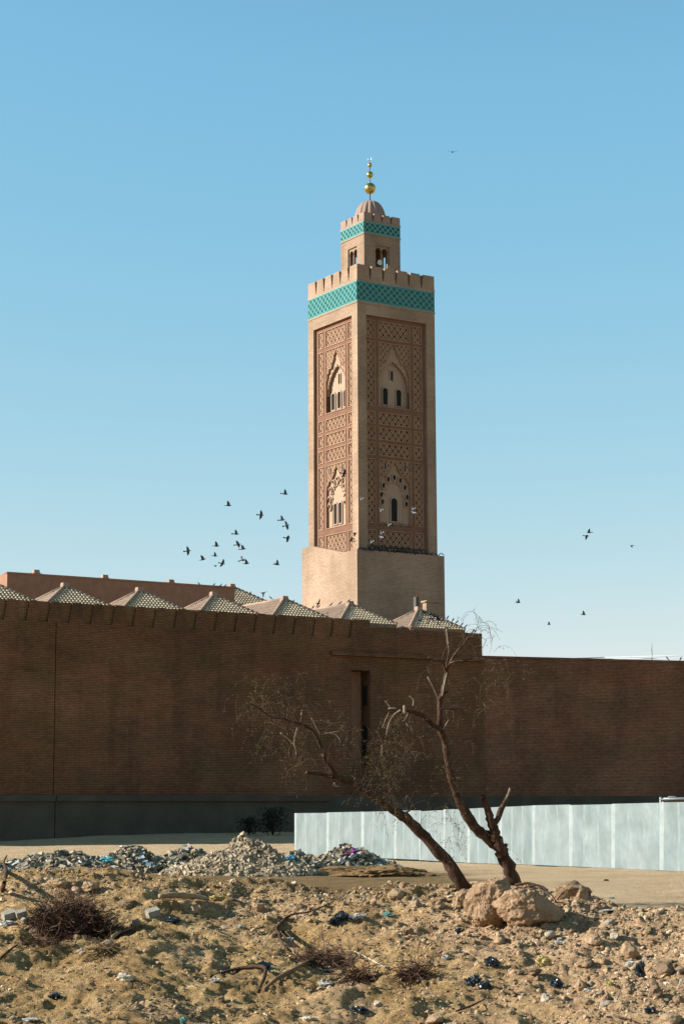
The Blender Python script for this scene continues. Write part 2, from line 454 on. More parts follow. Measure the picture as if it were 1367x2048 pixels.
        Bk = [(u0, spz), ] + ([] if kind == 'b' else []) 
        Bp = [(u1, spz), (u1, z1), (u0, z1), (u0, spz)] + [(x, z + (.0 if i in (0, len(arch) - 1) else .03)) for i, (x, z) in enumerate(arch[::-1])]
        fc.poly(mbB, Bp, -CORE - .01, LBK)
        if kind == 'b':
            for sx in (-1, 1):
                a_, b_ = sorted((um + sx * rr, um + sx * (w / 2)))
                fc.box(mbB, a_, b_, -CORE - .01, LBK - .001, z0, spz - .002)
        full = arch + [(arch[-1][0], z0), (arch[0][0], z0)]
        lattice(mbL2, fc, u0, u1, sp, z1, LBK, LFR + .02, .50, .085, 1.2, split=.36, skip=lambda x, z: inside(full, x, z) or inside(S, x, z))
        back = -CORE + (.0 if kind == 'a' else .2)
        if kind == 'a':
            fc.box(mbN, u0 + .02, u1 - .02, back - .02, back + .03, z0, ap + .1); back += .03
            n = nwin_top; ww = .52
            pos = [um + (i - (n - 1) / 2) * (.98 if n == 3 else 1.45) for i in range(n)]
            if sunlit: pos = [um + (i - 1) * 1.02 for i in range(3)]
            for x in pos: twin_window(jobs, fc, x, z0 + .35, z0 + h * .315, ww if n == 3 else .50, back)
            fc.box(mbD, um - .13, um + .13, back - .01, back + .007, z0 + h * .45, z0 + h * .59)
            fc.box(mbF, um - .22, um - .13, back - .01, back + .09, z0 + h * .44, z0 + h * .60); fc.box(mbF, um + .13, um + .22, back - .01, back + .09, z0 + h * .44, z0 + h * .60)
        else:
            fc.box(mbN, um - rr - .02, um + rr + .02, back - .3, back + .03, z0, ap + .1); back += .03
            n = nwin_low
            for i in range(n):
                twin_window(jobs, fc, um + (i - (n - 1) / 2) * .80, z0 + .35, z0 + h * (.42 if n == 1 else .38), .62 if n == 1 else .45, back)
            # pierced horseshoe lobes around the arch
            for k in range(9):
                t = R(-22 + 224 * k / 8); cx, cz_ = um + (rr + .42) * math.cos(t) * 1.0, sp + (ap - sp + .45) * math.sin(t)
                if k in (0, 8): cz_ = sp - .45
                hole = arc(cx, cz_, .17, .24, 0, 345, 11)
                hm = MB(); fc.poly(hm, hole, -.52, -.4695); holes.append(hm)
                ro = arc(cx, cz_, .29, .36, 15, 285, 10); ri = arc(cx, cz_, .19, .26, 15, 285, 10)
                fc.poly(mbA, ro + ri[::-1], -.49, -.33)
            for sx in (-1, 1):       # two small slits in the lattice above
                cx = um + sx * 1.05
                fc.box(mbD, cx - .09, cx + .09, LBK - .01, LFR + .06, z0 + h * .865, z0 + h * .945)
                for q in (-.17, .09): fc.box(mbA, cx + q, cx + q + .08, LBK - .01, LFR + .10, z0 + h * .855, z0 + h * .955)
        mbB.build('panel_ground', M_CARVD, mina); mbL2.build('lattice', M_LATT, mina); ar = mbA.build('arch', M_ARCH, mina); mbG.build('arch_moulding', M_LATT, ar)
        nb = mbN.build('niche', M_NICHE, mina)
        for f_, d_ in jobs: f_.build('window_surround', M_NICHE, nb); d_.build('window', M_DARK, nb)
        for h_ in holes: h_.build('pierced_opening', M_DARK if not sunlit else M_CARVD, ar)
        if mbF.v: mbF.build('slit_surround', M_NICHE, nb)
        if mbD.v: mbD.build('slit_opening', M_DARK, ar)
carve(FL, 3, 2, True)
carve(FR, 2, 1, False)

# lantern, open on four sides
LW = 3.92
CL = C + (dR + dL) * (TW - LW) / 2
def zl(py): return at(728, py, 172.2).z
lant = [Face(CL, dR, -dL), Face(CL, dL, -dR), Face(CL + dL * LW, dR, dL), Face(CL + dR * LW, dL, dR)]
zl0, zl_tb, zl_tt, zl_pb, zl_pt = zp0 + .2, zl(459), zl(436), zl(433), zl(417.5)
zo0, zo1 = zl(545), zl(480)
ulo, uhi = 1.2, 2.72
mb, mbP = MB(), MB()
for i, fc in enumerate(lant):
    e = .001 * i
    t = .45
    a0, a1 = (0, LW) if i in (0, 2) else (t, LW - t)
    fc.box(mb, a0, ulo, -t, 0, zl0, zl_tb); fc.box(mb, uhi, a1, -t, 0, zl0, zl_tb)
    fc.box(mb, ulo, uhi, -t, 0, zo1, zl_tb); fc.box(mb, ulo, uhi, -t, 0, zl0, zo0)
    hw = .29; zs = zo1 - .75
    c1, c2 = ulo + .42, uhi - .42
    def slot(c): return [(c + hw, zo0), (c + hw, zs)] + arc(c, zs + .18, hw * 1.12, .36, -25, 205, 10) + [(c - hw, zs), (c - hw, zo0)]
    pts = [(ulo, zo0), (ulo, zo1), (uhi, zo1), (uhi, zo0)]
    pts = [(uhi, zo0), (uhi, zo1), (ulo, zo1), (ulo, zo0)] + slot(c1)[::-1] + slot(c2)[::-1]
    fc.poly(mbP, pts, -.32, -.12)
mb2 = MB(); lant[0].box(mb2, .02, LW - .02, -LW + .02, -.02, zl_tb, zl_tt + .01); lant[0].box(mb2, -.05, LW + .05, -LW - .05, .05, zl_tb - .14, zl_tb - .02)
lant[0].box(mb2, -.04, LW + .04, -LW - .04, .04, zl_tt, zl_pb)
mb.v += []
lw_ = mb.build('lantern', M_BRICK, mina); mb2.build('cornice', M_BRICK, lw_); mbP.build('arcade', M_BRICK, lw_)
tile_band(mina, lant[:2], LW, zl_tb - .01, zl_tt - .01, .52, .02)
parapet(mina, lant, LW, zl_pb, zl_pt, 4, .22, .05, .14, M_DOME)
# ribbed dome
TC = C + (dR + dL) * TW / 2
zd1 = at(740, 397, 175).z; rd = 1.42; zd0 = zd1 - 1.75
mb = MB(); ns, nr = 96, 14; vs = []
for i in range(nr + 1):
    a = math.pi / 2 * i / nr
    for k in range(ns):
        b = 2 * math.pi * k / ns; lobe = abs(math.cos(b * 8)); rr = rd * math.cos(a) ** .85 * (1 - .10 * (1 - lobe) ** 1.5)
        vs.append(TC + Vector((math.cos(b) * rr, math.sin(b) * rr, zd0 + 1.75 * math.sin(a))))
fs = [(i * ns + k, i * ns + (k + 1) % ns, (i + 1) * ns + (k + 1) % ns, (i + 1) * ns + k) for i in range(nr) for k in range(ns)]
mb.add(vs, fs, 0, True)
mb.build('dome', M_DOME, mina)
mb = MB(); lant[0].box(mb, .25, LW - .25, -LW + .25, -.25, zl_pb - .1, zl_pb + .12); mb.build('terrace', M_DOME, mina)
fin = MB(); zf = lambda py: at(740.5, py, 175).z
fin.tube([TC + Vector((0, 0, zd1 - .2)), TC + Vector((0, 0, zf(318)))], [.05, .035], 8)
fo = fin.build('finial_rod', M_ROD, mina)
for py, r in ((372, .53), (344.5, .31), (325.5, .205)):
    b = MB(); b.sphere(TC + Vector((0, 0, zf(py))), r, 32, 20); b.build('finial_ball', M_GOLD, fo)
b = MB(); zc_ = zf(313); ring = []
for i in range(15):
    a = R(120 + 300 * i / 14); ring.append(TC + RT * (.17 * math.cos(a)) + Vector((0, 0, zc_ + .19 * math.sin(a))))
b.tube(ring, [.02 + .035 * math.sin(math.pi * i / 14) for i in range(15)], 8)
b.build('finial_crescent', M_SILVER, fo)
# loudspeaker in the lantern opening
sp_ = on_plane(756.5, 526, lant[0].O, -dL) - dL * .1
b = MB(); prof = [(0.0, .06), (.06, .07), (.2, .10), (.32, .18), (.36, .25), (.37, .26), (.36, .235), (.30, .05), (.30, 0)]
vs = []; ns = 20
for x, r in prof:
    for k in range(ns):
        a = 2 * math.pi * k / ns; vs.append(sp_ + (-dL) * (x - .25) + dR * (r * math.cos(a)) + Vector((0, 0, r * math.sin(a))))
b.add(vs, [(i * ns + k, (i + 1) * ns + k, (i + 1) * ns + (k + 1) % ns, i * ns + (k + 1) % ns) for i in range(len(prof) - 1) for k in range(ns)], 0, True)
b.build('loudspeaker', mat('speaker_grey', (.45, .50, .46), .5), mina)

# ================================================================== MOSQUE WALL
D0 = 150.0
W0 = at(740, 1240, D0); zw = W0.z
W1 = atz(0, 1196.5, zw)
dW = (W0 - W1); dW.z = 0; dW.normalize(); nW = Vector((dW.y, -dW.x, 0))
bW = -nW
FWALL = Face(W0, dW, nW)
GZ = 0.75
u_end = FWALL.uz(963, 1290)[0]; u_l = -40.0
zlow = FWALL.uz(740, 1252.5)[1]; zend = FWALL.uz(950, 1266.5)[1]
zpl = FWALL.uz(300, 1591)[1]
hall = empty('prayer_hall', FWALL.p(-10, -4, GZ), 'long windowless brick prayer hall in shade with a row of tiled hip roofs', 'building')
# slit recess
ra, rb = FWALL.uz(703, 1400)[0], FWALL.uz(740.5, 1400)[0]
rz1, rz0 = FWALL.uz(720, 1341)[1], FWALL.uz(720, 1535)[1]
zpar = FWALL.uz(370, 1258)[1]; 
ujoint = FWALL.uz(112, 1300)[0]
mb = MB(); T = 1.6
for a, b in ((u_l, ujoint - .03), (ujoint + .03, ra)): FWALL.box(mb, a, b, -T, 0, GZ - 3, zpar)
FWALL.box(mb, ujoint - .03, ujoint + .03, -T, -.12, GZ - 3, zpar)
FWALL.box(mb, ra, rb, -T, 0, rz1, zpar); FWALL.box(mb, ra, rb, -T, 0, GZ - 3, rz0)
FWALL.box(mb, rb, u_end, -T, 0, GZ - 3, zlow - .12)
FWALL.box(mb, FWALL.uz(826, 1270)[0], u_end, -.5, .02, zlow - .5, zend)           # raised end of the wall
FWALL.box(mb, rb - .004, rb + .02, -T - 0.01, -.005, zlow - .2, zpar + .01)
wall_o = mb.build('outer_wall', M_WALLB, hall)
mb = MB(); FWALL.box(mb, ra - .3, rb + .3, -T - .3, -1.3, rz0 - .3, rz1 + .3); rc = mb.build('window_recess', M_STUCCO, hall)
mb = MB()
Frev = Face(FWALL.p(rb, 0, 0), nW, -dW)
for (p1, p2, q1, q2) in ((727, 735, 1370, 1410), (727, 737, 1450, 1531)):
    zt_, zb_ = FWALL.uz(731, p1 and q1)[1], FWALL.uz(731, q2)[1]
    Frev.box(mb, -1.05, -.42, -.02, .02, zb_, zt_)
mb.build('window', M_DARK, rc)
# parapet with wide stepped merlons
mb = MB(); ztop = zw
pm0 = zpar
FWALL.box(mb, u_l, rb - .01, -.75, -.15, pm0 - .05, ztop - .012); mb.build('parapet_wall', M_INFILL, hall)
xs = [-38, 5, 50, 93, 136, 180, 222, 264, 305, 347, 387, 428, 468, 507, 546, 585, 624, 661, 698]
gaps = [FWALL.uz(x - 4, 1220)[0] for x in xs]
us = [u_l] + gaps + [rb]
for i in range(len(us) - 1):
    a, b = us[i], us[i + 1]
    pts = stepped(a, b, pm0, ztop, .28, .50, 5)
    if i == 0: pts = [(a if u < a + 1 else u, z) for u, z in pts]
    if i == len(us) - 2: pts = [(b if u > b - 1 else u, z) for u, z in pts]
    mb = MB(); FWALL.poly(mb, pts, -.6, .0); mb.build('merlon', M_WALLB, hall)
# ledge, plinth
mb = MB(); ul0 = FWALL.uz(660, 1308)[0]; zle = FWALL.uz(700, 1304)[1]
FWALL.poly(mb, [(ul0, zle - .28), (u_end, zle - .28), (u_end, zle), (ul0, zle)], -.02, .30); mb.build('ledge', M_WALLB, hall)
mb = MB(); up1 = FWALL.uz(655, 1590)[0]
FWALL.box(mb, u_l, ujoint - .03, -.1, .32, GZ - 3, zpl - .4); FWALL.box(mb, ujoint + .03, up1, -.1, .32, GZ - 3, zpl - .4)
FWALL.box(mb, u_l, ujoint - .03, -.1, .52, zpl - .4, zpl); FWALL.box(mb, ujoint + .03, up1, -.1, .52, zpl - .4, zpl)
FWALL.box(mb, up1 + .004, u_end, -.1, .06, GZ - 3, zpl - .05)
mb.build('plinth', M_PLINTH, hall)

# hip roofs of barrel tiles
def hip_roof(name, ctr, h, zE, zP, back, parent, fr=None):
    """h half width, back = length of the ridge running away from the wall"""
    root = MB(); P = Vector((ctr.x, ctr.y, 0))
    e = [P - dW * h - bW * h, P + dW * h - bW * h, P + dW * h + bW * (h + back), P - dW * h + bW * (h + back)]
    E = [Vector((q.x, q.y, zE)) for q in e]
    A = Vector((P.x, P.y, zP)); B = A + bW * back
    lo = [q - Vector((0, 0, .25)) for q in E]
    vs = E + [A, B] + lo
    fs = [(0, 1, 4), (1, 2, 5, 4), (2, 3, 5), (3, 0, 4, 5), (0, 6, 7, 1), (1, 7, 8, 2), (2, 8, 9, 3), (3, 9, 6, 0)]
    mi = [1, 0, 0, 1, 0, 0, 0, 1]
    for f, k in zip(fs, [0, 0, 0, 1, 0, 0, 0, 0]): root.add([vs[i] for i in f], [list(range(len(f)))], k)
    ro = root.build('hip_roof', [M_ROOFB, M_ROOFS], parent)
    tl = MB()
    def tiles(p0, p1, top0, top1, mi=0, colw=.27, row=.34, lift=.075):
        # p0-p1 eave, top0-top1 ridge edge above it
        ax = (p1 - p0); wid = ax.length; ax = ax / wid
        mid = (top0 + top1) / 2; tv = mid - p0; upv = tv - ax * tv.dot(ax); H = upv.length; upv = upv / H
        nn = ax.cross(upv).normalized()
        if nn.z < 0: nn = -nn
        a0, a1 = (top0 - p0).dot(ax), (top1 - p0).dot(ax)
        nc = max(1, int(wid / colw)); cw = wid / nc
        for c in range(nc):
            x = (c + .5) * cw
            hmax = H
            if x < a0: hmax = H * x / a0
            elif x > a1: hmax = H * (wid - x) / (wid - a1)
            r = 0
            while r * row < hmax - .1:
                s0, s1 = r * row - .04, min((r + 1) * row + .02, hmax + .05)
                w0, w1 = cw * .40, cw * .31
                vs = []
                for s_, w_, lf in ((s0, w0, lift + .045), (s1, w1, lift * .55)):
                    for k in range(5):
                        t = math.pi * k / 4
                        vs.append(p0 + ax * (x - w_ * math.cos(t)) + upv * s_ + nn * (lf * math.sin(t) + .012))
                tl.add(vs, [(k, k + 1, k + 6, k + 5) for k in range(4)] + [(0, 1, 2, 3, 4)], mi, False)
                r += 1
    tiles(E[0], E[1], A, A, 0)
    tiles(E[3], E[0], B, A, 1, .30, .5, .035)
    tiles(E[1], E[2], A, B, 0); 
    tl.build('roof_tiles', [M_TILE, M_ROOFS], ro)
    rg = MB()
    for q in (E[0], E[1]):
        n = 11
        for i in range(n):
            a, b = q.lerp(A, i / n), q.lerp(A, (i + 1.12) / n)
            rg.tube([a + Vector((0, 0, .06)), b + Vector((0, 0, .05))], [.14, .10], 8)
    for q, z_ in ((E[3], B), (E[2], B)): rg.tube([q + Vector((0, 0, .04)), z_ + Vector((0, 0, .04))], .12, 8)
    if back > .1: rg.tube([A + Vector((0, 0, .04)), B + Vector((0, 0, .04))], .13, 8)
    rg.build('hip_ridge', M_ROOFS, ro)
    cp = MB(); k = .26
    cp.hexa([A + dW * i * k + bW * j * k + Vector((0, 0, -.12)) for i, j in ((-1, -1), (1, -1), (1, 1), (-1, 1))] + [A + dW * i * k * .85 + bW * j * k * .85 + Vector((0, 0, .26)) for i, j in ((-1, -1), (1, -1), (1, 1), (-1, 1))])
    cp.build('ridge_cap', M_ROOFS, ro)
    return ro
HH = 2.62
zE1 = zlow - .05
def roof_at(px, py, setback, back, h=HH, rise=1.68):
    # apex seen at px,py on the plane set back from the wall
    P = on_plane(px, py, FWALL.p(0, -setback, 0), nW)
    return hip_roof('hip_roof', P, h, P.z - .2 - rise, P.z - .2, back, hall)
for px, py, bk in ((-20, 1158, 0), (130, 1167.5, 0), (279, 1176.5, 0), (427, 1185.5, 0), (568, 1194, 6.2), (699, 1204, 6.2), (836, 1215, 0)):
    roof_at(px, py, HH + (.95 if px < 800 else .3), bk)
# rear row and the stuccoed screen wall in front of it
SB = 15.0
FS = Face(FWALL.p(0, -SB, 0), dW, nW)
s0, zs1 = FS.uz(15, 1146); s1, _ = FS.uz(469, 1172)
mb = MB(); FS.box(mb, s0, s1, -.5, 0, zs1 - 8, zs1); FS.box(mb, s0, s0 + .5, -12, -.5, zs1 - 8, zs1); FS.box(mb, s0 - .05, s1 + .03, -.55, .05, zs1 - .02, zs1 + .1)
scr = mb.build('screen_wall', M_STUCCO, hall)
mb = MB()
for dd in (1.6, 2.9): mb.tube([FS.p(s0 - .12, -dd, zs1 - 6), FS.p(s0 - .12, -dd, zs1 - .9)], .09, 8)
mb.tube([FS.p(s0 - .12, -2.9, zs1 - .95), FS.p(s0 - .12, -3.5, zs1 - .9)], .09, 8)
mb.build('downpipe', M_PIPE, scr)
for px, py in ((72, 1141.5), (209, 1151.5), (341, 1161), (463, 1169.5)):
    roof_at(px, py, SB + HH + .8, 5)
# dark flue box on the last roof by the tower
Pq = on_plane(868, 1214, FWALL.p(0, -5.6, 0), nW)
mb = MB(); Ff = Face(Pq, dW, nW); Ff.box(mb, -.75, .75, -.6, 0, Pq.z - 2.2, Pq.z + .35); Ff.box(mb, -.85, .85, -.7, .1, Pq.z + .35, Pq.z + .5)
mb.build('roof_vent', M_BRICK, hall); mb = MB(); Ff.box(mb, -1.75, -1.45, -.45, -.1, Pq.z - 2.0, Pq.z + .75); mb.build('vent_pipe', M_PIPE, hall)

# lower perimeter wall on the right
V0 = FWALL.p(u_end, -.25, 0)
zr = on_plane(963, 1311.5, V0, nW).z
V1 = atz(1367, 1321.5, zr)
dV = Vector((V1.x - V0.x, V1.y - V0.y, 0)).normalized(); FV = Face(V0, dV, Vector((dV.y, -dV.x, 0)))
pw = empty('perimeter_wall', FV.p(20, 0, GZ), 'lower brick perimeter wall in shade running behind the metal hoarding', 'wall')
mb = MB(); FV.box(mb, 0, 60, -.6, 0, GZ - 3, zr - .16); mb.build('brickwork', M_WALLR, pw)
mb = MB(); FV.box(mb, 0, 60, -.68, .08, zr - .16, zr); mb.build('coping', M_WALLR, pw)
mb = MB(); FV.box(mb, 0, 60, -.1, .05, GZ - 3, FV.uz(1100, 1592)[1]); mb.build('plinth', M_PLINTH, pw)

# ================================================================== GROUND
def vnoise(x, y, seed=0):
    x = np.asarray(x, float); y = np.asarray(y, float)
    xi, yi = np.floor(x).astype(np.int64), np.floor(y).astype(np.int64); fx, fy = x - xi, y - yi
    def h(a, b):
        n = (a * 374761393 + b * 668265263 + seed * 974634777) & 0xffffffff
        n = ((n ^ (n >> 13)) * 1274126177) & 0xffffffff
        return ((n ^ (n >> 16)) & 0xffff) / 32767.5 - 1
    sx, sy = fx * fx * (3 - 2 * fx), fy * fy * (3 - 2 * fy)
    a = h(xi, yi) * (1 - sx) + h(xi + 1, yi) * sx; b = h(xi, yi + 1) * (1 - sx) + h(xi + 1, yi + 1) * sx
    return a * (1 - sy) + b * sy
def fbm(x, y, sc, oct_, seed=0, gain=.5):
    v = 0; a = 1
    for i in range(oct_): v = v + a * vnoise(x * sc + 7.3 * i, y * sc - 3.1 * i, seed + i); a *= gain; sc *= 2.05
    return v
def smooth(a, b, x): t = np.clip((x - a) / (b - a), 0, 1); return t * t * (3 - 2 * t)
RIMX = [-30, -8, -6.5, -3.4, -1.6, 0, 2, 3.8, 5.2, 6.6, 9, 30]
RIMD = [44, 42.5, 42, 41, 40.4, 40, 39.5, 38.5, 36, 33.6, 31.5, 30]
RIMZ = [.9, .88, .86, .78, .62, .55, .60, .62, .36, .24, .2, .2]
PITS = []
def ht(x, y, fine=True):
    x = np.asarray(x, float); y = np.asarray(y, float)
    zf_ = np.interp(y, [20, 40, 57, 70, 82, 99, 122, 131, 138, 165, 260], [.33, .35, .40, .30, .15, .0, .03, .16, .74, .9, 1.3])
    zf_ = zf_ + .03 * fbm(x, y, .25, 3, 3) + .015 * fbm(x, y, 1.2, 2, 9)
    rd_ = np.interp(x, RIMX, RIMD) + .5 * vnoise(x * .6, y * 0, 5); rz_ = np.interp(x, RIMX, RIMZ)
    t = rd_ - y                       # >0 on the bank towards the camera
    bank = rz_ - .175 * np.clip(t, 0, 30) - .0 * t
    back = zf_ + (rz_ - zf_) * (1 - smooth(0, 3.2, -t))
    z = np.where(t > 0, bank, back)
    near = smooth(-2.5, .5, t)
    if True:
        z = z + near * (.10 * fbm(x, y * .8, .55, 3, 11) + .105 * fbm((x * .8 + y * .55) * .36, y * .8 - x * .5, 1.7, 3, 21))
        for (px_, py_, rx_, ry_, dz_) in PITS:
            z = z - dz_ * np.exp(-((x - px_) / rx_) ** 2 - ((y - py_) / ry_) ** 2)
    if fine:
        z = z + near * ((.055 * fbm(x, y, 3.1, 3, 31)) + .05 * np.abs(fbm(x, y, 8.5, 2, 41)))
        mid = smooth(55, 40, y)
        z = z + (1 - near) * mid * (.018 * fbm(x, y, 2.2, 3, 51))
    return z
def ground(px, py, fine=True):
    d = ray(px, py); D = np.linspace(24, 150, 6000)
    X = d.x / d.y * D; Z = CZ + d.z / d.y * D
    i = np.argmax(Z - ht(X, D, fine) < 0)
    return Vector((X[i], D[i], float(ht(X[i], D[i], fine))))
_p = ground(612, 1852); PITS.append((_p.x, _p.y, .55, .35, .38))
_p = ground(585, 1868); PITS.append((_p.x, _p.y, .35, .4, .22))
_p = ground(235, 1862); PITS.append((_p.x, _p.y, .5, .4, .22))
def axis(parts):
    out = []
    for a, b, st in parts: out += list(np.arange(a, b - 1e-6, st))
    return np.array(out)
xp = axis([(0, 8, .045), (8, 14, .25), (14, 40, 1.0), (40, 120, 8), (120, 1300, 120)])
gx = np.concatenate([-xp[:0:-1], xp])
gy = axis([(10, 26, .6), (26, 43, .045), (43, 60, .12), (60, 125, .5), (125, 260, 4), (260, 1600, 90)])
GX, GY = np.meshgrid(gx, gy); GZZ = ht(GX, GY)
nx_, ny_ = len(gx), len(gy)
co = np.stack([GX, GY, GZZ], -1).reshape(-1, 3).astype(np.float32)
ii = (np.arange(ny_ - 1)[:, None] * nx_ + np.arange(nx_ - 1)[None, :]).ravel()
quads = np.stack([ii, ii + 1, ii + nx_ + 1, ii + nx_], 1).astype(np.int32)
def np_mesh(name, co, faces, k, mats, mi=None, smooth_=False):
    me = bpy.data.meshes.new(name); me.vertices.add(len(co)); me.vertices.foreach_set('co', co.astype(np.float32).ravel())
    nf = len(faces); me.loops.add(nf * k); me.loops.foreach_set('vertex_index', faces.astype(np.int32).ravel())
    me.polygons.add(nf); me.polygons.foreach_set('loop_start', np.arange(nf, dtype=np.int32) * k)
    for x in mats: me.materials.append(x)
    if mi is not None: me.polygons.foreach_set('material_index', mi.astype(np.int32))
    me.polygons.foreach_set('use_smooth', np.full(nf, smooth_))
    me.update(calc_edges=True); me.validate()
    o = bpy.data.objects.new(name, me); COL.objects.link(o); return o
M_DIRT = mat('dirt', (.3, .2, .1), .95, spec=.1)
def dirt_nodes(M):
    P = objn(M)
    at_ = N(M, 'ShaderNodeAttribute', attribute_name='zone')
    sp = M.node_tree.nodes.new('ShaderNodeSeparateColor'); L(M, at_.outputs['Color'], sp.inputs[0])
    sand = ramp(M, noise(M, P, .8, 6, .65), [(.3, (.39, .265, .145)), (.7, (.52, .385, .235))])
    ochre = ramp(M, noise(M, P, .9, 6, .7), [(.3, (.13, .080, .032)), (.7, (.24, .155, .068))])
    earth = ramp(M, noise(M, P, 1.1, 7, .72), [(.28, (.19, .114, .045)), (.5, (.36, .232, .103)), (.72, (.55, .39, .205))])
    pink = ramp(M, noise(M, P, 1.7, 6, .7), [(.3, (.32, .192, .105)), (.7, (.58, .405, .25))])
    c = mixc(M, sp.outputs[0], sand, ochre)
    c = mixc(M, sp.outputs[1], c, earth)
    c = mixc(M, sp.outputs[2], c, pink)
    fine = ramp(M, noise(M, P, 16, 5, .7), [(.3, (.50, .47, .41)), (.7, (1.3, 1.3, 1.3))])
    c = mixc(M, .8, c, fine, 'MULTIPLY')
    md = ramp(M, noise(M, scaled(M, P, (1, 1, 2)), 4.5, 5, .7), [(.34, (.66, .66, .62)), (.6, (1.14, 1.12, 1.08))]); c = mixc(M, sp.outputs[1], c, mixc(M, 1.0, c, md, 'MULTIPLY'))
    L(M, c, base(M))
    bump(M, noise(M, P, 20, 6, .8), 1.0, .08)
dirt_nodes(M_DIRT)
gr = np_mesh('ground', co, quads, 4, [M_DIRT], smooth_=True)
def zones(X, Y):
    rd_ = np.interp(X, RIMX, RIMD); t = rd_ - Y + .9 * fbm(X, Y, .5, 4, 61)
    n = fbm(X, Y, .35, 4, 71)
    near = smooth(-1.2, .6, t)
    mid = smooth(62, 55, Y + 3 * n) * smooth(4.6, 2.6, X + .8 * n)      # the brown strip beyond the rim
    pink = near * smooth(.8, 4.2, X + 1.6 * n) * .9
    pink = np.maximum(pink, near * smooth(.25, .6, fbm(X, Y, .8, 3, 81)) * .55)
    return mid, near, pink
z1_, z2_, z3_ = zones(co[:, 0], co[:, 1])
ca = gr.data.color_attributes.new('zone', 'FLOAT_COLOR', 'POINT')
ca.data.foreach_set('color', np.stack([z1_, z2_, z3_, np.ones(len(co))], 1).astype(np.float32).ravel())
tag(gr, kind='structure')

# ------------------------------------------------------------------ stones
def ico(sub):
    bm = bmesh.new(); bmesh.ops.create_icosphere(bm, subdivisions=sub, radius=1)
    v = np.array([q.co[:] for q in bm.verts]); f = np.array([[q.index for q in p.verts] for p in bm.faces]); bm.free(); return v, f
IC1, IC2, IC3 = ico(1), ico(2), ico(5)
def rock_mat(name, a, b, sc=3, att=False):
    M = mat(name, a, .95, spec=.1); P = objn(M)
    c = ramp(M, noise(M, P, sc, 6, .7), [(.3, a), (.7, b)])
    if att:
        t = N(M, 'ShaderNodeAttribute', attribute_name='tint'); c = mixc(M, 1.0, c, t.outputs['Color'], 'MULTIPLY')
    L(M, c, base(M)); bump(M, noise(M, P, sc * 8, 5, .7), .7, .05); return M
M_PEB = rock_mat('pebble', (.23, .152, .082), (.42, .30, .18), 3, True)
M_ROCK = rock_mat('clod', (.21, .135, .075), (.40, .28, .165), 5)
M_ROCKP = rock_mat('pale_stone', (.27, .225, .16), (.42, .37, .29), 4)
M_ROCKD = rock_mat('dark_stone', (.12, .08, .05), (.22, .15, .09), 4)
M_LUMP = rock_mat('earth_lump', (.17, .105, .057), (.34, .23, .138), 2.6)
def scatter(name, P, S, icos, flat=.7, rough=.35, tint=None):
    bv, bf = icos; n, k = len(P), len(bv)
    V = np.repeat(bv[None], n, 0) * (1 + rng.uniform(-rough, rough, (n, k, 1)))
    V *= S[:, None, None] * np.stack([rng.uniform(.7, 1.3, n), rng.uniform(.7, 1.3, n), rng.uniform(flat * .6, flat * 1.3, n)], 1)[:, None]
    a = rng.uniform(0, 6.28, n); c, s_ = np.cos(a)[:, None], np.sin(a)[:, None]
    X = V[..., 0] * c - V[..., 1] * s_; Y = V[..., 0] * s_ + V[..., 1] * c
    # tilt
    b = rng.uniform(-.6, .6, n); c, s_ = np.cos(b)[:, None], np.sin(b)[:, None]
    X, Z = X * c - V[..., 2] * s_, X * s_ + V[..., 2] * c
    V = np.stack([X, Y, Z], -1) + P[:, None]
    Fc = (bf[None] + (np.arange(n) * k)[:, None, None]).reshape(-1, 3)
    o = np_mesh(name, V.reshape(-1, 3), Fc, 3, [M_PEB])
    t = tint if tint is not None else np.repeat(rng.uniform(.65, 1.35, (n, 1)), 3, 1)
    ca = o.data.color_attributes.new('tint', 'FLOAT_COLOR', 'POINT')
    ca.data.foreach_set('color', np.concatenate([np.repeat(t, k, 0), np.ones((n * k, 1))], 1).astype(np.float32).ravel())
    return o
def sample(n, dens):
    out = []
    while len(out) < n:
        x = rng.uniform(-8, 8, n * 3); y = rng.uniform(27.5, 44, n * 3)
        k = rng.uniform(0, 1, n * 3) < dens(x, y); out += list(zip(x[k], y[k]))
    a = np.array(out[:n]); return np.concatenate([a, ht(a[:, 0], a[:, 1])[:, None]], 1)
def dens(x, y):
    t = np.interp(x, RIMX, RIMD) - y
    d = smooth(-1.6, .3, t) * (.30 + .4 * smooth(.0, .7, fbm(x, y, .7, 3, 91)) + .45 * smooth(2.6, .4, np.abs(t - .6)))
    return np.clip(d + .55 * smooth(2.0, 5, x) * smooth(-.6, .3, t), 0, 1)
def dens2(x, y): return dens(x, y) ** 1.5 * (.45 + .55 * smooth(-2, 4, x))
def tints(n):
    t = rng.uniform(.45, 1.25, (n, 1)); w = rng.uniform(-.07, .07, (n, 3)); k = rng.uniform(0, 1, n) < .06
    o = t * (1 + w); o[k] = rng.uniform(1.5, 2.0, (k.sum(), 1)) * np.array([.95, 1.0, 1.12]); return o
P_ = sample(48000, dens); S_ = .007 + .020 * rng.random(len(P_)) ** 2
tag(scatter('gravel', P_, S_, IC1, tint=tints(len(P_))), 'loose gravel and small clods strewn over the dirt bank', 'gravel', kind='stuff')
P_ = sample(6200, dens2); S_ = .018 + .048 * rng.random(len(P_)) ** 2.6
P_[:, 2] += S_ * .1
tag(scatter('rubble', P_, S_, IC2, .75, .2, tints(len(P_))), 'rough stones and clods lying thick along the rim of the dirt bank', 'rubble', kind='stuff')

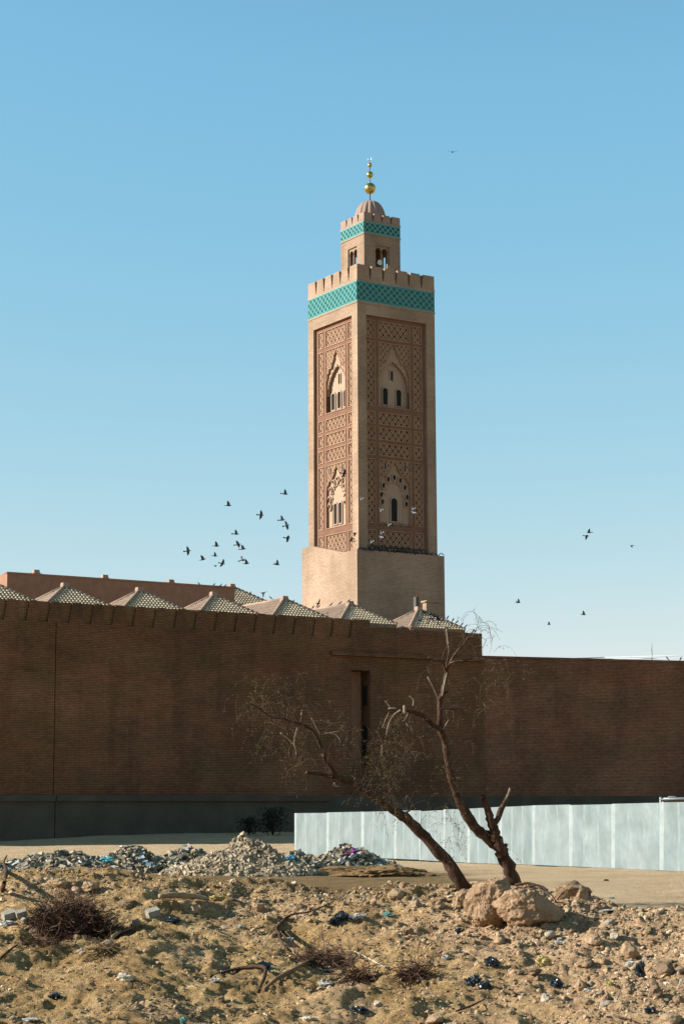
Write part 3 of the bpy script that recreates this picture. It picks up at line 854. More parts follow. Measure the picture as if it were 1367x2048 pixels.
def lump(name, c, size, m_, seed, amp=.3, icos=None, parent=None, ang=0, flat=None, crumple=False, rough=.03):
    v, f = icos or IC3; r_ = np.random.default_rng(seed); o_ = r_.uniform(-50, 50, 3)
    d = sum(a * (vnoise(v[:, 0] * s_ + o_[0], v[:, 1] * s_ + o_[1] + v[:, 2] * s_ * 1.7, seed) + vnoise(v[:, 2] * s_ + o_[2], v[:, 0] * s_ - v[:, 1] * s_, seed + 5)) * .5
            for a, s_ in ((1, 1.1), (.55, 2.3), (.28, 5.0), (.16, 11.0)))
    w = v.copy()
    if not crumple:
        for _ in range(16):
            q = r_.normal(size=3); q /= np.linalg.norm(q); k_ = r_.uniform(.66, .92); t_ = w @ q
            w = w - np.clip(t_ - k_, 0, None)[:, None] * q * .92
        w = w * (1 + amp * .8 * d + rough * (vnoise(v[:, 0] * 19 + v[:, 2] * 7, v[:, 1] * 19 - v[:, 2] * 13, seed + 9) + .6 * vnoise(v[:, 0] * 37, v[:, 1] * 37 + v[:, 2] * 31, seed + 2)))[:, None]
    else:
        rg = lambda s_, k_: 1 - 2 * np.abs(vnoise(v[:, 0] * s_ + v[:, 2] * s_ * .8 + o_[0], v[:, 1] * s_ - v[:, 2] * s_ * .6 + o_[1], seed + k_))
        w = w * (.75 + .42 * rg(1.6, 1) + .30 * rg(3.4, 2) + .16 * rg(7, 3) + .5 * d)[:, None]
    w = w * np.array(size)
    c_, s_ = math.cos(ang), math.sin(ang); w = np.stack([w[:, 0] * c_ - w[:, 1] * s_, w[:, 0] * s_ + w[:, 1] * c_, w[:, 2]], 1)
    o = np_mesh(name, w, f, 3, [m_], smooth_=False); o.location = c
    if parent: o.parent = parent; o.location = Vector(c) - wloc(parent)
    return o
PXM = lambda D: D / F
def boulder(px, py, wpx, hpx, D, lab, seed, m_=None, dep=.8, amp=.3, name='boulder', cat='boulder', ang=0, group=None):
    c = at(px, py, D); w, h = wpx * PXM(D) / 2, hpx * PXM(D) / 2
    o = lump(name, c, (w, w * dep, h), m_ or M_LUMP, seed, amp, ang=ang); return tag(o, lab, cat, group)
bl = empty('boulder', at(1025, 1838, 36.2), 'largest pinkish earth boulder at the foot of the dead trees', 'boulder')
for nm, px, py, wp, hp, D, sd in (('earth_block', 980, 1800, 96, 104, 36.6, 3), ('earth_block', 1050, 1816, 130, 88, 36.0, 14)):
    lump(nm, at(px, py, D), (wp * PXM(D) / 2, wp * PXM(D) / 2 * .8, hp * PXM(D) / 2), M_LUMP, sd, .34, parent=bl)
boulder(925, 1796, 38, 38, 38.0, 'squarish tan block just left of the largest boulder', 5, M_ROCK, amp=.2)
boulder(1147, 1788, 76, 54, 37.2, 'rounded pink boulder right of the dead trees at the edge of the flat sandy ground', 9, amp=.28)
boulder(1162, 1797, 32, 50, 36.8, 'small upright block leaning on the rounded pink boulder', 12, M_ROCK, amp=.25, name='stone', cat='stone')

# ================================================================== METAL HOARDING
def metal():
    M = mat('galvanised_sheet', (.5, .56, .55), .5, .25, .4); P = objn(M)
    c = ramp(M, noise(M, P, .9, 5, .6), [(.3, (.120, .156, .154)), (.5, (.152, .190, .187)), (.72, (.20, .236, .230))])
    st = ramp(M, noise(M, scaled(M, P, (5, 5, .5)), 1.6, 5, .7), [(.60, (1, 1, 1)), (.74, (.62, .66, .60))])
    c = mixc(M, .7, c, st, 'MULTIPLY'); L(M, c, base(M))
    n1 = noise(M, scaled(M, P, (1, 1, .55)), 1.1, 3, .5); bump(M, n1, .35, .35); return M
M_METAL = metal(); M_RIB_GLINT = plaster('sheet_rib_glint', (.168, .202, .195), .2, 3); M_SEAM_GLINT = plaster('sheet_seam_glint', (.225, .258, .248), .18, 3)  # the folds' glint is put into the paler rib and seam colours
M_SEAM_GLINT.node_tree.nodes['Principled BSDF'].inputs['Roughness'].default_value = .45
def fence(name, pts, cuts, lab, seed):
    # pts: (px, top, bottom, D); cuts: pixel columns where sheets meet
    def interp(px): 
        xs_ = [p[0] for p in pts]
        inv = np.interp(px, xs_, [1 / p[3] for p in pts]); return [float(np.interp(px, xs_, [p[k] for p in pts])) for k in (1, 2)] + [1 / float(inv)]
    t0, b0, D0_ = interp(cuts[0])
    root = empty(name, at(cuts[0], b0, D0_), lab, 'fence'); r = random.Random(seed)
    for a, b in zip(cuts[:-1], cuts[1:]):
        ta, ba, Da = interp(a); tb, bb, Db = interp(b)
        ta += r.uniform(-.9, .7); tb += r.uniform(-.9, .7)
        A0, A1, B0, B1 = at(a, ba - 1.5, Da), at(a, ta, Da), at(b, bb - 1.5, Db), at(b, tb, Db)
        hx = (B0 - A0); hx.z = 0; n = Vector((hx.y, -hx.x, 0)).normalized()
        if n.y > 0: n = -n
        mb = MB(); nu, nv = 25, 10; g = []
        ph = r.random() * 9
        for j in range(nv + 1):
            for i in range(nu + 1):
                u, v = i / nu, j / nv
                p = (A0.lerp(B0, u)).lerp(A1.lerp(B1, u), v)
                rib = 0
                for c in (0.0, .333, .667, 1.0):
                    rib = max(rib, (1 if c in (0., 1.) else .55) * max(0, 1 - abs(u - c) / .045))
                wob = .05 * float(vnoise(u * 2.6 + ph, v * 2.2 + ph * 3, 5)) * math.sin(math.pi * u) + .03 * float(vnoise(u * 6 + ph, v * 5, 6)) * math.sin(math.pi * u)
                hz = 0
                g.append(p + n * (.035 * rib + wob + hz))
        fs = [(j * (nu + 1) + i, j * (nu + 1) + i + 1, (j + 1) * (nu + 1) + i + 1, (j + 1) * (nu + 1) + i) for j in range(nv) for i in range(nu)]
        k = len(g); gb = [q - n * .03 for q in g]
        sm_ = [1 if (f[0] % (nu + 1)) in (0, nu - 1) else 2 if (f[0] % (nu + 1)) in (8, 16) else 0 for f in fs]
        for f, q_ in zip(fs, sm_): pass
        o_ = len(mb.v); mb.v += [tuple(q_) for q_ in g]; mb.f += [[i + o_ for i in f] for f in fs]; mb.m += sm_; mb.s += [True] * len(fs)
        mb.add(gb, [f[::-1] for f in fs], 0, True)
        mb.build('metal_sheet', [M_METAL, M_SEAM_GLINT, M_RIB_GLINT], root)
        # post behind
        pb = MB(); q = A0 - n * .12; qt = A1 - n * .12
        pb.tube([q - Vector((0, 0, .3)), qt - Vector((0, 0, .06))], .04, 6); pb.build('post', M_PIPE, root)
    mbr = MB()
    for f in (.25, .8):
        pl = []
        for c in cuts:
            t, b, D_ = interp(c); pl.append(at(c, b + (t - b) * f, D_) + Vector((.17, .12, 0)))
        mbr.tube(pl, .03, 6)
    mbr.build('rail', M_PIPE, root)
    return root
fence('metal_fence', [(590, 1627, 1711, 99), (842, 1620.5, 1721, 82)], [590, 655, 725, 790, 842], 'left run of bumpy galvanised sheets, ending in a free edge behind the rubble heaps', 1)
fence('metal_fence', [(839, 1622, 1721.5, 82.15), (960, 1616, 1728.5, 74.5), (1062, 1611, 1731, 68), (1367, 1605, 1744, 58.9), (1500, 1602, 1751, 55)], [839, 888, 936, 1000, 1066, 1140, 1225, 1322, 1432, 1500], 'long right run of galvanised sheets behind the dead trees, reaching the photo edge', 2)
# low scaffold rails behind it at the right edge
sc = empty('scaffold_frame', at(1347, 1606, 75), 'pale tubular frame with a plank just showing above the metal sheets at the right', 'scaffold')
M_TUBE = mat('pale_tube', (.24, .25, .26), .5, .3)
b = MB(); b.tube([at(1320, 1650, 75), at(1320, 1594, 75)], .05, 8); b.tube([at(1318, 1598, 75), at(1420, 1597, 75)], .05, 8); b.tube([at(1334, 1598, 75), at(1336, 1594, 75), at(1350, 1594, 75), at(1353, 1598, 75)], .03, 8); b.build('tube_rail', M_TUBE, sc)
b = MB(); Fp = Face(at(1325, 1605, 75.3), Vector((1, .1, 0)).normalized(), Vector((.1, -1, 0)).normalized()); zq = at(1325, 1605, 75.3).z
Fp.box(b, 0, 2, -.2, 0, zq - .08, zq + .03); b.build('plank', mat('plank_wood', (.45, .34, .24), .8), sc)
# rail and aerial beyond the perimeter wall
b = MB(); b.tube([at(1150, 1316.5, 175), at(1420, 1309.5, 160)], .035, 8); b.tube([at(1170, 1318.5, 175), at(1420, 1316, 160)], .025, 8)
tag(b.build('pipe_rail', mat('white_tube', (.40, .43, .44), .5), loc=at(1290, 1316, 168)), 'thin white pipe rail rising behind the top of the right perimeter wall', 'rail')
b = MB(); b.tube([at(1302, 1330, 170), at(1302, 1303, 170)], .06, 8); b.tube([at(1302, 1303, 170), at(1302, 1286, 170)], .035, 6)
tag(b.build('aerial_mast', mat('mast_grey', (.25, .27, .28), .5), loc=at(1302, 1330, 170)), 'thin upright aerial mast above the right perimeter wall', 'mast')

# ================================================================== RUBBLE AND RUBBISH HEAPS
M_HEAPP = rock_mat('pale_spoil', (.20, .16, .105), (.34, .28, .19), 2.5)
M_HEAPD = rock_mat('dark_spoil', (.075, .066, .045), (.18, .15, .10), 2.5)
def flat(name, col, rough=.7): return mat(name, col, rough)
DEB = [flat('debris_pale', (.26, .215, .145)), flat('debris_grey', (.14, .118, .08)), flat('debris_dark', (.04, .036, .027)), flat('debris_tan', (.19, .145, .085)), flat('debris_white', (.40, .40, .37)), flat('debris_blue', (.03, .16, .26)), flat('debris_teal', (.06, .28, .28)), flat('debris_purple', (.20, .03, .16)), flat('debris_green', (.07, .085, .05)), flat('spoil_pale', (.29, .225, .14)), flat('spoil_tan', (.205, .15, .088))]
def heap(px, pyb, pyt, hw, D, lab, seed, trash, n, extra=(), lobes=1):
    r = np.random.default_rng(seed)
    c = at(px, pyb, D); c.z = float(ht(c.x, c.y)) - .05
    H = (at(px, pyt, D).z - c.z); Wd = hw * PXM(D)
    root = empty('rubble_heap' if not trash else 'rubbish_heap', c, lab, 'heap')
    def hz(x, y):
        q = np.sqrt((x / Wd) ** 2 + (y / (Wd * .75)) ** 2)
        b = np.clip(1 - q, 0, None) ** (1.15 if not trash else .8)
        return H * b * (1 + .22 * fbm(x + seed, y, .9, 3, seed)) + .05 * fbm(x, y, 4, 2, seed) * (b > 0)
    g = np.linspace(-1.1, 1.1, 64); X, Y = np.meshgrid(g * Wd, g * Wd * .75); Z = hz(X, Y)
    Z = Z + c.z; Zt = ht(X + c.x, Y + c.y) ; Z = np.where(hz(X, Y) <= .001, Zt - .12, Z)
    co = np.stack([X, Y, Z - c.z], -1).reshape(-1, 3); k = 64
    i_ = (np.arange(k - 1)[:, None] * k + np.arange(k - 1)[None]).ravel()
    o = np_mesh('mound', co, np.stack([i_, i_ + 1, i_ + k + 1, i_ + k], 1), 4, [M_HEAPD if trash else M_HEAPP], smooth_=True); o.parent = root
    mb = MB()
    for _ in range(n):
        a, q = r.uniform(0, 6.283), math.sqrt(r.uniform(0, .9))
        x, y = q * Wd * math.cos(a), q * Wd * .75 * math.sin(a); z = float(hz(np.array(x), np.array(y)))
        s_ = (.026 + .105 * r.random() ** 3) * (.95 if trash else .6)
        if trash: mi = r.choice(9, p=[.19, .21, .20, .25, .04, .004, .005, .002, .099])
        else: mi = r.choice([9, 10, 0, 3], p=[.45, .40, .05, .10])
        B_ = Matrix.Rotation(r.uniform(0, 6.3), 3, 'Z') @ Matrix.Rotation(r.uniform(-.9, .9), 3, 'X') @ Matrix.Rotation(r.uniform(-.6, .6), 3, 'Y')
        sx, sy, sz = s_ * r.uniform(.7, 1.7), s_ * r.uniform(.5, 1.2), s_ * (r.uniform(.12, .6) if trash else r.uniform(.4, .8))
        P8 = [Vector((a_ * sx * r.uniform(.6, 1.1), b_ * sy * r.uniform(.6, 1.1), c_ * sz * r.uniform(.7, 1.1))) for a_, b_, c_ in ((-1, -1, -1), (1, -1, -1), (1, 1, -1), (-1, 1, -1), (-1, -1, 1), (1, -1, 1), (1, 1, 1), (-1, 1, 1))]
        mb.hexa([c + Vector((x, y, z + s_ * .1)) + B_ @ p for p in P8], int(mi))
    tag(mb.build('debris', DEB, root), kind='stuff')
    for (qx, qy, sz, mi, nm) in extra:
        p = at(qx, qy, D - .35 * Wd); o = lump(nm, p, (sz * .6, sz * .45, sz * .3), DEB[mi], int(qx), .5, icos=ico(3), parent=root, crumple=True)
    return root
heap(120, 1762, 1700, 150, 58, 'dark rubbish heap at the far left below the tuft of dry grass', 2, True, 4200, ((215, 1719, .25, 6, 'plastic_sheet'), (122, 1728, .3, 4, 'plastic_sheet')))
heap(262, 1758, 1701, 105, 60, 'rubbish heap with a teal plastic scrap between the left heap and the pale gravel mound', 3, True, 3200, ((232, 1731, .22, 6, 'plastic_sheet'), (205, 1722, .18, 4, 'plastic_sheet')))
heap(375, 1752, 1694, 78, 63, 'dark rubbish heap tucked against the left flank of the pale gravel mound', 4, True, 1900, ((398, 1722, .25, 4, 'plastic_sheet'),))
heap(486, 1768, 1672, 172, 57, 'tall pale gravel mound in the middle of the heaps', 5, False, 7000)
heap(585, 1760, 1708, 95, 58.5, 'low rubbish heap with a blue bag on the right flank of the pale gravel mound', 6, True, 2700, ((583, 1716, .24, 5, 'plastic_bag'), (617, 1712, .2, 1, 'plastic_bag')))
heap(695, 1752, 1697, 112, 60, 'rubbish heap with a purple scrap in front of the free end of the metal sheets', 7, True, 3300, ((709, 1702, .20, 7, 'cloth_scrap'), (694, 1708, .13, 7, 'cloth_scrap')))
o = lump('soil_heap', at(745, 1748, 56), (1.5, 1.0, .26), rock_mat('ochre_soil', (.11, .065, .026), (.21, .13, .058), 3), 31, .45, rough=.07); tag(o, 'low heap of dark ochre soil right of the rubbish heap with the purple scrap', 'heap')

# ================================================================== DEAD TREES
def bark():
    M = mat('dead_bark', (.1, .06, .035), .9, spec=.15); P = objn(M)
    c = ramp(M, noise(M, scaled(M, P, (1, 1, .35)), 9, 6, .7), [(.3, (.028, .015, .009)), (.55, (.065, .036, .021)), (.75, (.15, .10, .062))])
    L(M, c, base(M)); bump(M, noise(M, scaled(M, P, (1, 1, .3)), 22, 4, .7), .9, .04); return M
M_BARK = bark(); M_BARE = plaster('bare_wood', (.21, .165, .112), .45, 6); M_TWIG = plaster('dry_twig', (.082, .054, .027), .6, 5); M_TWIGP = plaster('pale_twig', (.32, .26, .17), .3, 5)
def smooth_path(P, n=5):
    out = []
    for i in range(len(P) - 1):
        p0, p1, p2, p3 = P[max(i - 1, 0)], P[i], P[i + 1], P[min(i + 2, len(P) - 1)]
        for k in range(n):
            t = k / n; out.append(.5 * ((2 * p1) + (p2 - p0) * t + (2 * p0 - 5 * p1 + 4 * p2 - p3) * t * t + (3 * p1 - p0 - 3 * p2 + p3) * t ** 3))
    return out + [P[-1]]
def limb(mb, pts, D, mi=0, dd=0.0, w=.88, jit=.17):
    """pts (px, py, width px)"""
    n = len(pts); P = []
    for i, (x, y, _) in enumerate(pts): P.append(at(x, y, D + dd * i / max(1, n - 1)))
    Wp = [p[2] * PXM(D) / 2 * w for p in pts]
    k = 5; Q = smooth_path(P, k); rad = []
    for i in range(len(Q)):
        t = i / k; a = min(int(t), n - 2); rad.append(max(.004, Wp[a] + (Wp[a + 1] - Wp[a]) * (t - a)))
    Q = [q + Vector((random.gauss(0, 1), random.gauss(0, 1), random.gauss(0, 1))) * r * .12 for q, r in zip(Q, rad)]
    mb.tube(Q, rad, 9 if rad[0] > .04 else 5, mi, jit)
def strands(mb, px, py, spread, n, D, length=(.2, .75), up=.2, leaf=.55, mi=0, mil=0, r0=.0026, droop=1.0):
    for _ in range(int(n * .62)):
        p = at(px + random.gauss(0, spread[0]), py + random.gauss(0, spread[1]), D + random.uniform(-.9, .9))
        d = Vector((random.gauss(0, 1), random.gauss(0, .6), random.gauss(up, .7))).normalized()
        Ln = random.uniform(*length); m_ = 9; st = Ln / m_; P = [p]
        for i in range(m_):
            d = (d + Vector((random.gauss(0, .22), random.gauss(0, .22), -.30 * droop + random.gauss(0, .18)))).normalized(); p = p + d * st; P.append(p)
        mb.tube(P, [r0 * (1 - .5 * i / m_) for i in range(m_ + 1)], 3, mi, 0, False)
        for i in range(2, m_ + 1):
            if random.random() < leaf:
                for _k in range(random.choice((1, 2, 3))):
                    q = P[i] + Vector((random.gauss(0, .02), random.gauss(0, .02), random.gauss(0, .02)))
                    a = Vector((random.gauss(0, 1), random.gauss(0, 1), random.gauss(-.8, .6))).normalized() * random.uniform(.018, .05); b = a.orthogonal().normalized() * random.uniform(.004, .009)
                    mb.add([q - b, q + a * .5 - b, q + a, q + a * .5 + b], [(0, 1, 2, 3)], mil)
DT = 39.6
t1 = empty('dead_tree', at(935, 1782, DT), 'dead tree leaning far to the left across the metal sheets', 'dead tree')
mb = MB()
limb(mb, [(945, 1790, 40), (925, 1768, 36), (880, 1708, 31), (830, 1655, 27), (795, 1625, 25), (740, 1588, 20), (690, 1560, 16), (668, 1552, 14)], DT, 0, -1.2, .72)
limb(mb, [(672, 1553, 13), (640, 1548, 9), (612, 1545, 8)], DT - 1.2, 0, -.3)
limb(mb, [(672, 1554, 12), (650, 1520, 10), (644, 1498, 9), (625, 1462, 8), (600, 1448, 7), (566, 1438, 5), (540, 1432, 4), (510, 1412, 3), (495, 1407, 2)], DT - 1.2, 0, -.8)
limb(mb, [(600, 1448, 5), (585, 1425, 3.5), (573, 1398, 2.5), (560, 1385, 2)], DT - 1.6, 0, -.2)
limb(mb, [(600, 1448, 4), (604, 1430, 3), (603, 1422, 3)], DT - 1.6, 0, .1)
limb(mb, [(645, 1500, 4), (646, 1514, 4)], DT - 1.5, 0, .1); limb(mb, [(668, 1560, 4), (668, 1570, 4), (676, 1572, 3)], DT - 1.3, 0, -.1)
limb(mb, [(808, 1635, 8), (812, 1625, 6), (820, 1620, 3), (824, 1605, 2)], DT - .5, 0, -.2)
mb.build('trunk', M_BARK, t1)
mb = MB()
for pts in ([(540, 1432, 4), (556, 1437, 5), (580, 1443, 4)], [(613, 1545, 8), (622, 1546, 7)], [(602, 1430, 4), (604, 1420, 3)], [(594, 1455, 4), (588, 1480, 3), (591, 1500, 3)], [(640, 1440, 3), (655, 1445, 3), (664, 1447, 2)], [(650, 1467, 3), (668, 1464, 2.5), (678, 1462, 2)], [(646, 1500, 5), (646, 1513, 4)], [(560, 1465, 2), (588, 1490, 2), (592, 1510, 2)], [(668, 1565, 4), (671, 1572, 4), (678, 1572, 3)], [(622, 1435, 2), (640, 1468, 2), (652, 1466, 2.5), (672, 1470, 2), (683, 1488, 2)]):
    mb = MB(); limb(mb, pts, DT - 1.45, 0, 0, .7); mb.build('bare_branch', M_BARE, t1)
mb = MB()
for a in ((560, 1405, (36, 26), 95), (530, 1430, (26, 22), 60), (575, 1455, (32, 24), 60), (500, 1400, (12, 12), 26), (590, 1510, (16, 28), 40), (545, 1475, (26, 12), 40), (660, 1450, (24, 22), 45), (690, 1480, (20, 30), 30), (720, 1560, (40, 18), 34), (560, 1375, (26, 14), 30)):
    strands(mb, a[0], a[1], a[2], a[3], DT - 1.4)
strands(mb, 815, 1600, (8, 12), 12, DT - .6, (.25, .5), 1.5, .1, 0, 0, .003, .2)
tag(mb.build('twigs', M_TWIG, t1), kind='stuff')

DT2 = 39.2
t2 = empty('dead_tree', at(1022, 1776, DT2), 'taller dead tree rising over the wall top with a broken side fork at its foot', 'dead tree')
mb = MB()
limb(mb, [(1035, 1786, 44), (1022, 1760, 38), (1008, 1715, 34), (995, 1690, 32), (965, 1668, 28), (938, 1640, 26), (920, 1605, 23), (905, 1565, 21), (897, 1530, 19), (890, 1490, 17), (882, 1462, 17), (878, 1430, 15), (880, 1400, 13), (882, 1392, 12)], DT2, 0, -1.4, .76)
limb(mb, [(882, 1396, 11), (888, 1365, 8), (893, 1340, 7), (900, 1325, 6), (908, 1310, 5), (925, 1290, 4), (938, 1272, 3.5), (948, 1258, 2.5)], DT2 - 1.4, 0, -.4)
limb(mb, [(894, 1350, 6), (893, 1325, 5), (897, 1305, 4), (893, 1280, 4), (890, 1258, 3)], DT2 - 1.5, 0, .3)
limb(mb, [(892, 1345, 5), (886, 1328, 4.5), (878, 1322, 4), (864, 1319, 4), (856, 1315, 4)], DT2 - 1.5, 0, -.3)
limb(mb, [(888, 1322, 3), (884, 1316, 3), (892, 1295, 3), (902, 1280, 2.5)], DT2 - 1.5, 0, -.2)
limb(mb, [(904, 1323, 5), (925, 1321, 4), (948, 1316, 3), (975, 1320, 2), (992, 1330, 1.8)], DT2 - 1.5, 0, -.3)
limb(mb, [(880, 1400, 8), (872, 1388, 7), (864, 1370, 6), (855, 1355, 5)], DT2 - 1.4, 0, .3)
limb(mb, [(884, 1394, 6), (890, 1386, 5), (895, 1383, 4)], DT2 - 1.4, 0, 0)
limb(mb, [(884, 1462, 14), (862, 1448, 11), (845, 1432, 10), (825, 1424, 9), (810, 1422, 9), (800, 1424, 6), (785, 1420, 5), (775, 1407, 4), (770, 1402, 3)], DT2 - 1.2, 0, -1.0)
limb(mb, [(880, 1418, 3), (900, 1418, 2.5), (920, 1420, 2), (930, 1432, 2)], DT2 - 1.4, 0, .5)
limb(mb, [(1008, 1712, 26), (995, 1680, 24), (985, 1655, 21), (975, 1625, 17), (967, 1600, 14), (965, 1595, 12)], DT2 - .4, 0, -.4)
limb(mb, [(986, 1656, 14), (996, 1632, 13), (1008, 1606, 11), (1016, 1588, 8), (1019, 1576, 6)], DT2 - .6, 0, .5)
limb(mb, [(1006, 1700, 10), (1012, 1688, 8)], DT2 - .5, 0, 0)
mb.build('trunk', M_BARK, t2)
mb = MB()
for pts, d_ in (([(884, 1392, 5), (889, 1364, 5), (893, 1345, 4)], -1.52), ([(856, 1314.5, 4), (866, 1319, 4), (876, 1321, 3.5)], -1.56), ([(892, 1258, 3), (896, 1290, 3), (897, 1305, 3)], -1.62), ([(943, 1265, 2.5), (925, 1290, 3), (908, 1309, 3)], -1.65), ([(900, 1326, 3.5), (912, 1321.5, 3.5), (925, 1321, 3)], -1.6), ([(855, 1354, 5), (859, 1362, 5)], -1.5),
                ([(800, 1420, 6), (785, 1432, 4), (776, 1450, 4), (772, 1470, 3)], -2.1), ([(808, 1412, 8), (809, 1424, 9), (815, 1427, 6)], -2.3), ([(776, 1417, 4), (792, 1417, 5)], -2.2), ([(818, 1392, 3), (826, 1400, 3), (825, 1412, 3)], -2.1), ([(770, 1402, 3), (780, 1415, 3)], -2.2), ([(815, 1428, 4), (808, 1440, 3), (803, 1443, 3)], -2.2), ([(777, 1425, 2), (768, 1445, 2), (764, 1456, 2)], -2.2), ([(812, 1447, 2.5), (815, 1452, 3), (820, 1453, 2)], -2.0), ([(763, 1490, 2), (763, 1512, 2)], -2.0), ([(1019, 1577, 6), (1015, 1590, 6), (1009, 1604, 5)], -.35), ([(897, 1440, 4), (885, 1458, 3)], -1.35)):
    mb = MB(); limb(mb, pts, DT2 + d_, 0, 0, .72); mb.build('bare_branch', M_BARE, t2)
mb = MB()
for a in ((785, 1490, (20, 26), 120), (765, 1545, (16, 32), 110), (795, 1440, (22, 14), 60), (745, 1490, (14, 22), 46), (790, 1590, (26, 16), 40), (810, 1500, (18, 30), 40), (900, 1580, (20, 40), 60), (920, 1500, (16, 40), 26), (985, 1350, (24, 20), 50), (960, 1400, (26, 24), 26), (1000, 1320, (16, 10), 16), (900, 1420, (20, 12), 12), (850, 1340, (14, 14), 14), (905, 1650, (16, 30), 26), (900, 1690, (20, 24), 20)):
    strands(mb, a[0], a[1], a[2], a[3], DT2 - 1.6)
strands(mb, 940, 1262, (22, 14), 34, DT2 - 1.9, (.3, .7), .8, .15, 0, 0, .0045, .9)
strands(mb, 962, 1255, (8, 16), 14, DT2 - 1.9, (.3, .6), .4, .15, 0, 0, .0045, 1.3)
strands(mb, 1015, 1690, (14, 10), 10, DT2 - .5, (.2, .45), .2, .1, 0, 0, .003, .5)
tag(mb.build('twigs', M_TWIG, t2), kind='stuff')
# roots curling over the boulders
b = MB()
limb(b, [(1030, 1770, 7), (1060, 1766, 5), (1080, 1775, 5), (1100, 1788, 4), (1112, 1805, 3)], 36.9, 0, -.5); limb(b, [(1112, 1800, 3), (1130, 1782, 3), (1160, 1778, 2)], 36.6, 0, 0); limb(b, [(1045, 1776, 4), (1075, 1770, 4), (1095, 1780, 3)], 36.4, 0, -.3)
tag(b.build('root_tangle', M_BARK, loc=at(1060, 1772, 36.8)), 'thin bare roots curling over the top of the largest boulder', 'roots')

# ================================================================== PIGEONS
def pigeon_mesh(name, lift, sweep, fold=False, body=(.03, .032, .036), wing=None):
    me_b = MB(); rings = [(-.30, .012, .0), (-.20, .032, .0), (-.09, .052, -.004), (.02, .060, -.006), (.10, .050, .0), (.15, .034, .012), (.185, .034, .022), (.215, .022, .022), (.235, .006, .018), (.252, .002, .014)]
    ns = 8; vs = []
    for x, r, z in rings:
        for k in range(ns):
            a = 2 * math.pi * k / ns; vs.append((x, r * math.cos(a), z + r * .95 * math.sin(a)))
    fs = [(i * ns + k, (i + 1) * ns + k, (i + 1) * ns + (k + 1) % ns, i * ns + (k + 1) % ns) for i in range(len(rings) - 1) for k in range(ns)]
    fs += [tuple(range(ns)), tuple((len(rings) - 1) * ns + k for k in range(ns - 1, -1, -1))]
    me_b.add(vs, fs, 0, True)
    t = .004
    def slab(P, mi=0):
        n = len(P); me_b.add([(x, y, z + t) for x, y, z in P] + [(x, y, z - t) for x, y, z in P], [tuple(range(n)), tuple(range(2 * n - 1, n - 1, -1))] + [(i, n + i, n + (i + 1) % n, (i + 1) % n) for i in range(n)], mi)
    slab([(-.18, -.03, 0), (-.18, .03, 0), (-.36, .06, 0), (-.38, 0, 0), (-.36, -.06, 0)])
    for s in (1, -1):
        if fold:
            slab([(.10, s * .050, .02), (.02, s * .066, .03), (-.16, s * .05, .02), (-.30, s * .02, .01), (-.1, s * .045, -.02), (.06, s * .056, -.02)][::s])
        else:
            c, sn = math.cos(lift), math.sin(lift)
            def wp(x, y): return (x - sweep * y, s * (.04 + y * c), .02 + y * sn)
            slab([wp(.10, 0), wp(.125, .12), wp(.09, .22), wp(.0, .34), wp(-.05, .32), wp(-.07, .2), wp(-.09, .08), wp(-.10, 0)][::s], 1)
    o = me_b.build(name, [mat(name + '_plumage', body, .6), mat(name + '_wing', wing or body, .6)], loc=(0, 0, 0)); me = o.data
    bpy.data.objects.remove(o); return me
DKB, DKW = (.022, .026, .032), (.035, .042, .05)
FLY = [pigeon_mesh('pigeon_gliding', R(8), .1, False, DKB, DKW), pigeon_mesh('pigeon_wings_up', R(55), .15, False, DKB, DKW), pigeon_mesh('pigeon_wings_raised', R(80), .2, False, DKB, DKW), pigeon_mesh('pigeon_wings_down', R(-40), .1, False, DKB, DKW)]
FLYW = [pigeon_mesh('white_pigeon_up', R(50), .15, False, (.5, .5, .5), (.62, .62, .62)), pigeon_mesh('white_pigeon_flat', R(10), .1, False, (.5, .5, .5), (.62, .62, .62))]
SIT = pigeon_mesh('pigeon_perched', 0, 0, True, DKB, DKW); SITW = pigeon_mesh('pale_pigeon_perched', 0, 0, True, (.4, .4, .42), (.45, .45, .46))
def bird(me, px, py, D, lab, yaw, pitch=0, roll=0, sc=1., group=None, name='pigeon', cat='pigeon', P=None):
    o = bpy.data.objects.new(name, me); COL.objects.link(o); o.location = P if P is not None else at(px, py, D)
    o.rotation_euler = (Matrix.Rotation(R(yaw), 3, 'Z') @ Matrix.Rotation(R(-pitch), 3, 'Y') @ Matrix.Rotation(R(roll), 3, 'X')).to_euler(); o.scale = (sc,) * 3
    return tag(o, lab, cat, group)
GF = 'pigeons flying over the prayer hall roofs'
